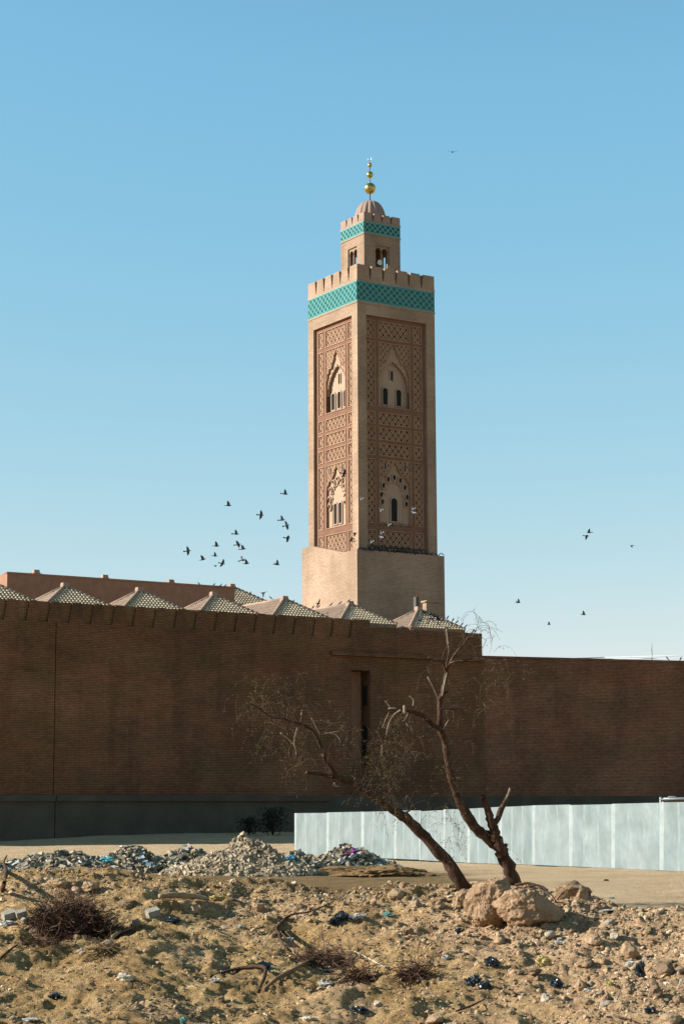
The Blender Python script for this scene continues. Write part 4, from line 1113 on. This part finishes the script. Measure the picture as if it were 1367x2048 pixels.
for i, (px, py, k, yaw, roll, lab) in enumerate([
    (570, 988, 1, 10, -40, 'topmost dark pigeon of the flock, just left of the minaret'),
    (457, 1011, 2, -5, 20, 'highest pigeon at the flock\'s left side, wings raised together'),
    (522, 1030, 0, 15, -70, 'pigeon alone halfway between the highest left bird and the minaret'),
    (564, 1040, 1, 0, -45, 'upper of two pigeons flying one below the other beside the minaret'),
    (573, 1051, 0, -20, -70, 'lower of two pigeons flying one below the other beside the minaret'),
    (575, 1076, 3, 20, -60, 'single pigeon just below the close pair beside the minaret'),
    (472, 1068, 1, 5, -50, 'tall-winged pigeon at the top of the flock\'s central column'),
    (476, 1089, 0, -15, -40, 'small pigeon second from the top in the central column'),
    (486, 1098, 2, 5, -30, 'pigeon third from the top in the flock\'s central column'),
    (484, 1120, 1, -30, -55, 'upper bird of the two at the foot of the central column'),
    (493, 1127, 2, 10, 10, 'lowest bird of the flock\'s central column, wings raised'),
    (433, 1092, 2, 0, 25, 'pigeon with wings raised above the three birds of the lower left flock'),
    (430, 1112, 2, 10, 30, 'pale grey pigeon between two darker birds in the lower left flock'),
    (406, 1119, 2, -5, 15, 'pigeon with one sail-like wing, second from the flock\'s left end'),
    (376, 1102, 0, 8, -70, 'leftmost pigeon of the flying flock, wings spread upright'),
    (445, 1127, 0, 30, -50, 'pigeon tilted with spread wings at the bottom of the lower left flock'),
    (431, 1131, 3, 0, 0, 'faintest, smallest bird at the bottom of the lower left flock'),
    (554, 1129, 1, 30, -25, 'large pigeon apart from the flock, left of the minaret base'),
    (527, 1186, 3, 60, -50, 'pigeon swooping low beside the rear tiled roof'),
    (637, 1207, 0, 60, -60, 'pigeon flying close in front of the sunlit minaret base'),
    (688, 947, 0, 20, -60, 'pigeon crossing the sunlit carved panel of the minaret'),
    (709, 1066, 3, 0, -20, 'pigeon at the minaret corner above the ledge'),
    (702, 1082, 1, 200, -70, 'pigeon with long raised wings landing at the minaret ledge corner'),
    (707, 1078, 3, 100, 40, 'pigeon fluttering right against the one landing on the ledge corner'),
    (1172, 1072, 3, 10, -40, 'nearer bird of the touching pair in the open sky on the right'),
    (1177, 1065, 2, 190, 20, 'farther paler bird of the touching pair in the open sky on the right'),
    (1262, 1091, 3, 170, 10, 'small dark pigeon farthest right in the sky'),
    (1036, 1205, 1, 30, -20, 'pigeon gliding right of the prayer hall end, nearest its wall'),
    (1166, 1229, 2, -5, 5, 'large pigeon with upright wing low over the perimeter wall'),
    (1097, 1249, 2, 25, 0, 'lowest small bird over the perimeter wall')]):
    sc_ = {16: .55, 12: .85, 26: .7, 29: .7}.get(i, 1.0)
    bird(FLY[k], px, py, 128 if px < 700 else 150, lab, yaw, random.uniform(-8, 14), roll, .84 * sc_, GF)
bird(pigeon_mesh('soaring_bird', R(10), .05, False, (.01, .01, .012), (.012, .012, .014)), 904, 304, 130, 'lone black bird soaring high in the sky right of the finial', 95, 20, 0, 1.0, name='soaring_bird', cat='bird')
GWH = 'white pigeons before the shaded minaret face'
for px, py, k, lab in ((722, 998, 0, 'pale pigeon by the corner of the shaded minaret face'), (761, 1021, 0, 'white pigeon left of the lower arched window'), (825, 1018, 0, 'upper white pigeon of two right of the lower arched window'), (826, 1025, 1, 'lower white pigeon of two right of the lower arched window'),
                       (777, 1050, 0, 'white pigeon under the sill of the lower arched window'), (762, 1066, 0, 'upper white pigeon of two over the lowest lattice'), (761, 1074, 1, 'lower white pigeon of two over the lowest lattice'), (742, 1084, 0, 'white pigeon just above the row on the ledge')):
    bird(FLYW[k], px, py, 167, lab, 80, 30, 20, .66, GWH)
GP = 'pigeons perched on the roofs'
def onroof(px, py, D): return at(px, py, D)
for px, py, D, yaw, lab in ((398, 1167, 158, 150, 'leftmost pigeon perched on the plastered screen wall'), (428, 1169, 160, 60, 'second pigeon from the left on the screen wall'), (441, 1170.5, 160, 30, 'third pigeon along the screen wall'), (450, 1171.5, 160, 30, 'pigeon on the screen wall closest to the rear roof'),
                            (500, 1186, 163, 30, 'pigeon on the right hip of the rear tiled roof'), (541, 1195, 152, 140, 'pigeon on the ridge left of the fifth roof cap'), (586, 1203, 149, 40, 'pigeon on the right hip of the fifth tiled roof'),
                            (626, 1214, 154, 60, 'leftmost pigeon on the long ridge before the minaret'), (637, 1213, 154, 20, 'second pigeon on the long ridge before the minaret'), (662, 1208.5, 152, 20, 'third pigeon on the long ridge before the minaret'), (680, 1205.5, 151, 20, 'fourth pigeon on the long ridge before the minaret'), (697, 1201.5, 150, 30, 'pigeon standing on the cap of the sixth roof'),
                            (895, 1234, 150, 60, 'topmost pigeon on the dark right hip of the last roof'), (905.5, 1239, 150, 60, 'second pigeon down the dark hip of the last roof'), (913, 1243.5, 150, 40, 'third pigeon down the dark hip of the last roof'), (923, 1248.5, 150, 40, 'fourth pigeon down the dark hip of the last roof'), (931, 1252, 150, 40, 'lowest pigeon on the dark hip of the last roof'),
                            (1333, 1316, 148, 120, 'left pigeon of two on the right perimeter wall'), (1360, 1317, 148, 60, 'right pigeon of two on the right perimeter wall'),
                            (878, 1109, 168.5, 20, 'left pigeon of two at the outer corner of the minaret ledge'), (884, 1108, 168.5, 150, 'right pigeon of two at the outer corner of the minaret ledge')):
    bird(SIT, px, py, D, lab, yaw, 38, 0, .85, GP)
GL = 'pigeons crowded on the minaret ledge'
for i in range(84):
    u_ = random.uniform(.3, BW - .7); P = FR.p(u_ - O_, random.uniform(.08, .38), Z_BOX + .12); up = 0
    if i % 3 == 0 and i < 60: P = FR.p(U[1] + (i / 60) * (U[6] - U[1]) * 1.05, -.2, Z_BOX + .12 + random.choice((.32, .36, .4))); 
    o = bird(SIT, 0, 0, 0, 'dark pigeon in the dense row along the ledge under the shaded minaret face', random.uniform(0, 360), random.uniform(15, 45), 0, random.uniform(.85, 1.1), GL, P=P)
for i in range(11):
    bird(SIT, 0, 0, 0, 'dark pigeon in the row on the sill below the lower arched window', random.uniform(0, 360), 35, 0, .85, 'pigeons on the lower window sill', P=FR.p(U[3] + .2 + i * (U[4] - U[3] - .4) / 10, -.28, zz(1046.5) + .06))
for i in range(26):
    px = random.uniform(842, 888); py = 1222 + (px - 842) * .42 + random.uniform(-4, 2)
    bird(SIT, px, py, 150.5, 'dark pigeon in the cluster around the peak of the last roof', random.uniform(0, 360), 35, 0, .9, 'pigeons clustered on the last roof')
for i in range(16):
    px = random.uniform(838, 905); py = 1236 + (px - 838) * .25 + random.uniform(-6, 5)
    bird(SIT, px, py, 148.6, 'dark pigeon scattered on the lit tiles of the last roof', random.uniform(0, 360), 25, 0, .8, 'pigeons on the last roof tiles')

# ================================================================== PLANTS, LITTER AND STONES ON THE BANK
M_DGRASS = plaster('dry_grass', (.22, .16, .06), .4, 6); M_SHRUB = plaster('dark_shrub', (.02, .024, .014), .4, 6); M_BRUSH = plaster('dead_brush', (.075, .040, .024), .5, 5)
def tuft(px, py, D, w, h, n, lab, kind=None):
    mb = MB(); c = at(px, py, D); c.z = float(ht(c.x, c.y))
    for _ in range(n):
        p = c + Vector((random.gauss(0, w * .45), random.gauss(0, w * .3), 0)); p.z = float(ht(p.x, p.y)); d = Vector((random.gauss(0, .35), random.gauss(0, .35), 1)).normalized() * h * random.uniform(.4, 1.1)
        mb.tube([p, p + d * .6, p + d + Vector((random.gauss(0, .08), random.gauss(0, .08), 0))], [.010, .008, .003], 3, 0, 0, False)
    return tag(mb.build('dry_grass', M_DGRASS, loc=c), lab, 'grass', kind='stuff')
tuft(85, 1712, 66, 1.0, .45, 420, 'tuft of dry grass behind the left rubbish heaps')
tuft(15, 1715, 64, .8, .45, 260, 'dry grass at the left photo edge behind the heaps')
tuft(150, 1706, 64, .1, .6, 14, 'single dry stalk beside the grass tuft')
tuft(190, 1708, 68, .35, .2, 60, 'short dry grass on the flat sand')
def shrub(px, py, D, w, h, n, lab):
    mb = MB(); c = at(px, py, D); c.z = float(ht(c.x, c.y))
    for k in range(7):
        d = Vector((random.gauss(0, .4), random.gauss(0, .3), 1)); mb.tube([c, c + Vector((d.x * w * .5, d.y * w * .5, h * .5)), c + Vector((d.x * w, d.y * w, h * .9))], [.04, .03, .01], 5)
    for _ in range(n):
        q = c + Vector((random.gauss(0, w * .42), random.gauss(0, w * .35), h * random.betavariate(2.2, 1.6)))
        a = Vector((random.gauss(0, 1), random.gauss(0, 1), random.gauss(0, 1))).normalized() * .14; b = a.orthogonal().normalized() * .06
        mb.add([q - b, q + a - b * .4, q + a + b * .4, q + b], [(0, 1, 2, 3)])
    return tag(mb.build('shrub', M_SHRUB, loc=c), lab, 'shrub')
shrub(497, 1660, 137, .75, 1.2, 300, 'smaller dark shrub at the foot of the shaded wall, left of the bigger one')
shrub(545, 1662, 137, 1.1, 1.9, 620, 'bigger dark shrub at the foot of the shaded wall near the metal sheets')
def at_ground(px, py, lift=0): g = ground(px, py); g.z += lift; return g
# brush pile
def twigpile(px, py, wpx, hpx, n, lab, m_, name='brush_pile', cat='brush pile', rad=.006):
    g = ground(px, py + hpx * .45); D = g.y; w, h = wpx * PXM(D) / 2, hpx * PXM(D) / 2
    mb = MB()
    for _ in range(n):
        a = random.uniform(0, 6.28); q = math.sqrt(random.random()) * .85
        p = g + Vector((math.cos(a) * q * w, math.sin(a) * q * w * .6 + w * .3, 0)); p.z = float(ht(p.x, p.y)) + random.random() ** 1.2 * h * 1.6 * (1 - q * q)
        d = Vector((random.gauss(0, 1), random.gauss(0, .8), random.gauss(.1, .45))).normalized(); P = [p]; st = random.uniform(.04, .13)
        for i in range(5): d = (d + Vector((random.gauss(0, .3), random.gauss(0, .3), random.gauss(-.06, .25)))).normalized(); p = p + d * st; P.append(p)
        mb.tube(P, [rad * random.uniform(.5, 1.3)] * 6, 3, 1 if random.random() < .012 else 0, 0, False)
    return tag(mb.build(name, [m_, M_TWIGP], loc=g), lab, cat)
twigpile(150, 1845, 168, 74, 2600, 'big dark pile of dead brushwood on the left of the bank', M_BRUSH)
twigpile(826, 1942, 52, 46, 260, 'small reddish dead bush low on the bank below the dead trees', M_BRUSH, 'dead_bush', 'dead bush', .005)
twigpile(208, 1893, 34, 34, 160, 'tiny rust-coloured dry weed right below the brushwood pile', M_TWIG, 'dry_weed', 'weed', .004)
twigpile(650, 1930, 150, 24, 420, 'flat mat of reddish dry twigs in the middle of the bank', M_BRUSH, 'twig_mat', 'dry twigs', .005)
twigpile(720, 1948, 40, 36, 160, 'small dark tuft of roots right of the twig mat', M_BRUSH, 'root_tuft', 'dry twigs', .006)
twigpile(85, 1885, 90, 22, 160, 'thin trail of twigs below the brushwood pile', M_BRUSH, 'twig_trail', 'dry twigs', .005)
def stick(pts, lab, m_=None, lift=.03, name='branch', cat='branch'):
    mb = MB(); P = [ground(x, y) + Vector((0, 0, lift + l * .5)) for x, y, w, l in pts]; rad = [p[2] * PXM(36) / 2 * .72 for p in pts]
    Q = smooth_path(P, 4); k = 4; rr = [rad[min(i // k, len(rad) - 2)] + (rad[min(i // k + 1, len(rad) - 1)] - rad[min(i // k, len(rad) - 2)]) * ((i % k) / k if i // k < len(rad) - 1 else 1) for i in range(len(Q))]
    mb.tube(Q, rr, 7, 0, .15); return tag(mb.build(name, m_ or M_BARK, loc=P[0]), lab, cat)
M_LOG = plaster('weathered_log', (.25, .18, .10), .4, 4)
stick([(318, 1804, 15, .10), (350, 1803, 19, .10), (380, 1803, 17, .10), (418, 1806, 10, .06)], 'pale weathered log lying near the top left of the bank', M_LOG, .05, 'log', 'log')
stick([(420, 1957, 6, 0), (465, 1945, 8, .03), (505, 1940, 10, .06), (530, 1948, 9, .10), (527, 1965, 9, .05), (515, 1990, 5, 0)], 'dark crooked branch arching at the lower middle of the bank')
stick([(528, 1985, 8, .02), (552, 1965, 10, .05), (590, 1945, 12, .06), (622, 1925, 5, .03)], 'thick broken branch slanting up the middle of the bank', plaster('old_root', (.17, .11, .06), .4, 5))
stick([(660, 1920, 3, .03), (700, 1910, 3, .08), (725, 1918, 4, .06), (770, 1940, 6, .02)], 'pale thin stick bent downwards above the small root tuft', M_TWIGP)
stick([(560, 1880, 8, .12), (553, 1868, 9, .14), (580, 1840, 6, .10), (620, 1830, 5, .06), (668, 1808, 3, .04)], 'root arching over the dark hollow in the bank', M_BARK)
stick([(556, 1868, 10, .08), (562, 1890, 7, .04), (575, 1905, 5, 0)], 'short forked root hanging at the left of the hollow', M_BARK)
stick([(565, 1872, 8, .06), (585, 1886, 6, 0)], 'short stub of root under the hollow', M_BARK)
stick([(225, 1880, 10, .02), (248, 1868, 10, .05), (285, 1857, 6, .05)], 'pale grey root below the right end of the brushwood pile', M_LOG)
stick([(75, 1846, 3, .1), (92, 1852, 3, .14), (104, 1858, 2, .1)], 'white twig on the left of the brushwood pile', M_TWIGP)
stick([(910, 2030, 4, .02), (940, 2018, 5, .02), (968, 2006, 3, .02)], 'dark stick lying at the bottom right centre of the bank')
stick([(0, 1925, 8, .02), (18, 1908, 7, .03), (34, 1895, 4, .02)], 'dark root at the left photo edge')
stick([(1230, 2040, 4, .02), (1262, 2048, 4, .02), (1290, 2060, 3, .02)], 'thin root at the bottom right corner')
stick([(5, 1790, 14, .10), (12, 1765, 12, .32), (8, 1742, 11, .55), (14, 1730, 8, .65)], 'dark stump standing at the left photo edge')
M_BAGB = mat('black_plastic', (.012, .017, .02), .28, 0, .5); M_BAGW = mat('white_plastic', (.34, .34, .31), .6); M_BAGY = mat('yellow_plastic', (.34, .26, .09), .6); M_BAGT = mat('green_plastic', (.09, .22, .19), .6); M_CARD = mat('cream_card', (.48, .42, .30), .8)
def litter(px, py, wpx, hpx, m_, name, lab, cat, seed, amp=.55, ang=0):
    g = ground(px, py + hpx * .3); D = g.y
    o = lump(name, g + Vector((0, 0, hpx * PXM(D) * .25)), (wpx * PXM(D) * .40, wpx * PXM(D) * .28, hpx * PXM(D) * (.36 if m_ is not M_BAGW else .22)), m_, seed, amp, icos=ico(4), ang=ang, crumple=True); return tag(o, lab, cat)
for a in ((683, 1836, 32, 26, M_BAGB, 'plastic_bag', 'crumpled black bag at the upper right of the hollow', 'bag', 41), (668, 1845, 26, 16, M_BAGB, 'plastic_bag', 'flatter black bag touching the hollow', 'bag', 42), (712, 1833, 32, 24, M_BAGW, 'plastic_bag', 'torn white bag beside the crumpled black bag', 'bag', 43),
          (528, 1932, 26, 22, M_BAGB, 'plastic_tub', 'round black tub caught on the crooked branch', 'tub', 44), (500, 1926, 22, 12, M_BAGY, 'plastic_scrap', 'yellow scrap left of the round black tub', 'scrap', 45),
          (945, 1962, 30, 26, M_BAGB, 'plastic_bag', 'biggest black bag right of the bank middle, with a green sheen', 'bag', 46), (984, 1925, 28, 24, M_BAGB, 'plastic_bag', 'black bag just above the biggest one', 'bag', 47), (965, 1972, 22, 22, M_BAGB, 'plastic_bag', 'small black bag joined to the lower side of the biggest one', 'bag', 48),
          (1085, 1923, 30, 26, M_BAGY, 'plastic_bag', 'pale yellow knotted bag in the right part of the bank', 'bag', 49), (1109, 1968, 26, 22, M_BAGB, 'plastic_scrap', 'black plastic lump below the pale yellow bag', 'scrap', 50), (1281, 1940, 20, 44, M_BAGB, 'plastic_bag', 'upright black bag near the right photo edge', 'bag', 51), (1262, 1926, 20, 16, M_BAGW, 'plastic_scrap', 'white scrap just left of the upright black bag', 'scrap', 52),
          (1300, 2020, 24, 18, M_BAGB, 'plastic_scrap', 'black plastic in the bottom right corner', 'scrap', 53), (720, 2020, 34, 18, M_BAGB, 'plastic_scrap', 'black plastic lump at the bottom centre', 'scrap', 54), (110, 1995, 26, 14, M_BAGB, 'plastic_scrap', 'small black scrap low on the left of the bank', 'scrap', 55), (346, 1840, 30, 18, M_BAGB, 'plastic_bag', 'black bag below the weathered log', 'bag', 56),
          (918, 1862, 16, 14, M_BAGB, 'plastic_scrap', 'black scrap below the squarish tan block', 'scrap', 57), (649, 1967, 30, 14, M_BAGW, 'paper', 'torn white paper below the twig mat', 'paper', 58), (655, 1942, 24, 8, M_BAGW, 'paper', 'white sliver of paper on the twig mat', 'paper', 59), (430, 1960, 24, 14, M_BAGW, 'paper', 'white crumpled paper left of the crooked branch', 'paper', 60),
          (252, 1955, 30, 18, M_CARD, 'card_scrap', 'cream card scrap in the lower left of the bank', 'scrap', 61), (162, 1902, 12, 12, M_BAGW, 'paper', 'small white paper right below the brushwood pile', 'paper', 62), (433, 1960, 1, 1, M_BAGW, 'paper', 'x', 'paper', 63), (580, 1880, 18, 16, M_BAGW, 'paper', 'white crumpled paper at the mouth of the hollow', 'paper', 64),
          (18, 1846, 30, 22, M_BAGW, 'plastic_bag', 'white bag below the pale paving blocks', 'bag', 65), (62, 2038, 28, 14, M_BAGW, 'paper', 'white paper in the bottom left corner', 'paper', 66), (366, 2042, 16, 14, M_BAGT, 'plastic_scrap', 'pale green scrap at the bottom left', 'scrap', 67), (1222, 1796, 12, 5, M_BAGT, 'plastic_scrap', 'pale green scrap on the flat sand right of the boulders', 'scrap', 68), (1211, 1760, 10, 6, M_BAGB, 'plastic_scrap', 'black speck of plastic on the flat sand before the metal sheets', 'scrap', 69),
          (775, 1830, 22, 10, M_BAGT, 'plastic_scrap', 'dull green scrap near the rim left of the boulders', 'scrap', 70), (1215, 1822, 28, 8, M_BAGW, 'paper', 'white patch of paper below the rounded pink boulder', 'paper', 71), (891, 1914, 14, 20, M_BAGW, 'paper', 'upright white paper left of the black bags', 'paper', 72), (618, 2040, 34, 12, M_CARD, 'card_scrap', 'cream card scrap at the bottom centre left', 'scrap', 73), (1220, 1968, 22, 16, M_BAGY, 'plastic_scrap', 'yellowish scrap left of the upright black bag', 'scrap', 74),
          (433, 1795, 24, 14, M_BAGY, 'plastic_scrap', 'yellow-brown scrap near the log\'s right end', 'scrap', 75), (1120, 1885, 20, 12, M_BAGW, 'paper', 'white paper between rim stones and the pale yellow bag', 'paper', 76), (1175, 1981, 16, 12, M_BAGW, 'paper', 'white paper right of the upright stone', 'paper', 77), (480, 1852, 14, 12, M_BAGW, 'paper', 'white speck of paper left of the hollow', 'paper', 78)):
    if a[2] > 1: litter(*a)
# stones big enough to name
M_BLK = rock_mat('pale_block', (.21, .19, .145), (.31, .285, .23), 3)
for px, py, w, lab in ((18, 1830, 26, 'left of two pale paving blocks at the left photo edge'), (42, 1826, 22, 'right of two pale paving blocks at the left photo edge'), (305, 1826, 26, 'pale squarish block below the left end of the log')):
    g = ground(px, py + 8); k = w * PXM(g.y) / 2; mb = MB(); B_ = Matrix.Rotation(.5, 3, 'Z') @ Matrix.Rotation(.25, 3, 'X') @ Matrix.Rotation(-.25, 3, 'Y')
    mb.hexa([g + Vector((0, 0, k * .6)) + B_ @ Vector((x * k * random.uniform(.85, 1.05), y * k * .8, z * k * .5)) for x, y, z in ((-1, -1, -1), (1, -1, -1), (1, 1, -1), (-1, 1, -1), (-1, -1, 1), (1, -1, 1), (1, 1, 1), (-1, 1, 1))]); tag(mb.build('paving_block', M_BLK, loc=g), lab, 'block')
ST = [(1228, 1874, 24, 18, 1, 'pale square stone among the right-hand rim stones'), (1255, 1900, 46, 34, 0, 'large pink clod in the stony right part of the bank'), (1330, 1935, 44, 36, 3, 'large brown clod beside the upright black bag'), (1160, 1970, 26, 32, 0, 'upright brown stone below the pale yellow bag'), (1090, 1995, 24, 20, 1, 'pale round stone below the black plastic lump'),
      (1310, 1985, 34, 30, 3, 'brown clod near the right photo edge under the upright bag'), (1340, 2040, 60, 34, 0, 'biggest clod in the bottom right corner'), (1185, 1880, 36, 24, 0, 'pink clod left of the pale square stone'), (755, 2008, 22, 18, 1, 'round pale stone right of the bottom black lump'), (870, 2040, 50, 26, 0, 'tan slab at the bottom right centre'), (1068, 1945, 34, 14, 3, 'dark flat stone left of the black plastic lump'),
      (450, 1855, 22, 16, 0, 'grey clod left of the hollow'), (515, 1812, 28, 20, 0, 'clod at the rim above the hollow'), (390, 1818, 26, 20, 0, 'clod below the right end of the log'), (255, 1808, 40, 24, 3, 'brown clod left of the log'), (180, 1772, 46, 26, 0, 'rounded clod below the left rubbish heap'), (120, 1770, 40, 22, 0, 'tan clod under the far left heap'), (790, 1790, 36, 26, 0, 'rim clod left of the squarish tan block'),
      (830, 1808, 30, 18, 0, 'flat rim stone between the hollow and the tan block'), (880, 1810, 24, 18, 0, 'small rim stone touching the tan block\'s left side'), (70, 1865, 30, 22, 3, 'brown clod left under the brushwood pile'), (270, 1850, 34, 30, 3, 'brown clod at the right end of the brushwood pile'), (1000, 1880, 34, 24, 0, 'clod below the largest boulder'), (1100, 1870, 26, 18, 1, 'pale stone below the largest boulder\'s right end')]
for i, (px, py, w, h, k, lab) in enumerate(ST):
    g = ground(px, py + h * .3); o = lump('stone', g + Vector((0, 0, h * PXM(g.y) * .22)), (w * PXM(g.y) / 2, w * PXM(g.y) / 2 * .8, h * PXM(g.y) / 2), [M_ROCK, M_ROCKP, M_ROCK, M_ROCKD][k], 100 + i, .3, icos=ico(3), ang=random.uniform(0, 3)); tag(o, lab, 'stone')
me_st = []
for i in range(7):
    o = lump('loose_stone', (0, 0, 0), (1, .8, .65), [M_ROCK, M_ROCK, M_ROCKP, M_ROCK, M_ROCKD, M_ROCK, M_ROCKP][i], 300 + i, .3, icos=ico(3)); me_st.append(o.data); bpy.data.objects.remove(o)
P_ = sample(170, dens2)
for i, p in enumerate(P_):
    me = me_st[rng.choice(7, p=[.24, .22, .06, .22, .08, .14, .04])]; o = bpy.data.objects.new('loose_stone', me); COL.objects.link(o)
    s_ = .06 + .07 * rng.random() ** 2; o.scale = (s_, s_, s_); o.location = (p[0], p[1], p[2] + s_ * .2); o.rotation_euler = (rng.uniform(-.4, .4), rng.uniform(-.4, .4), rng.uniform(0, 6.3))
    tag(o, 'loose fist to head sized clod lying among the gravel of the dirt bank', 'stone', 'loose stones strewn over the dirt bank')
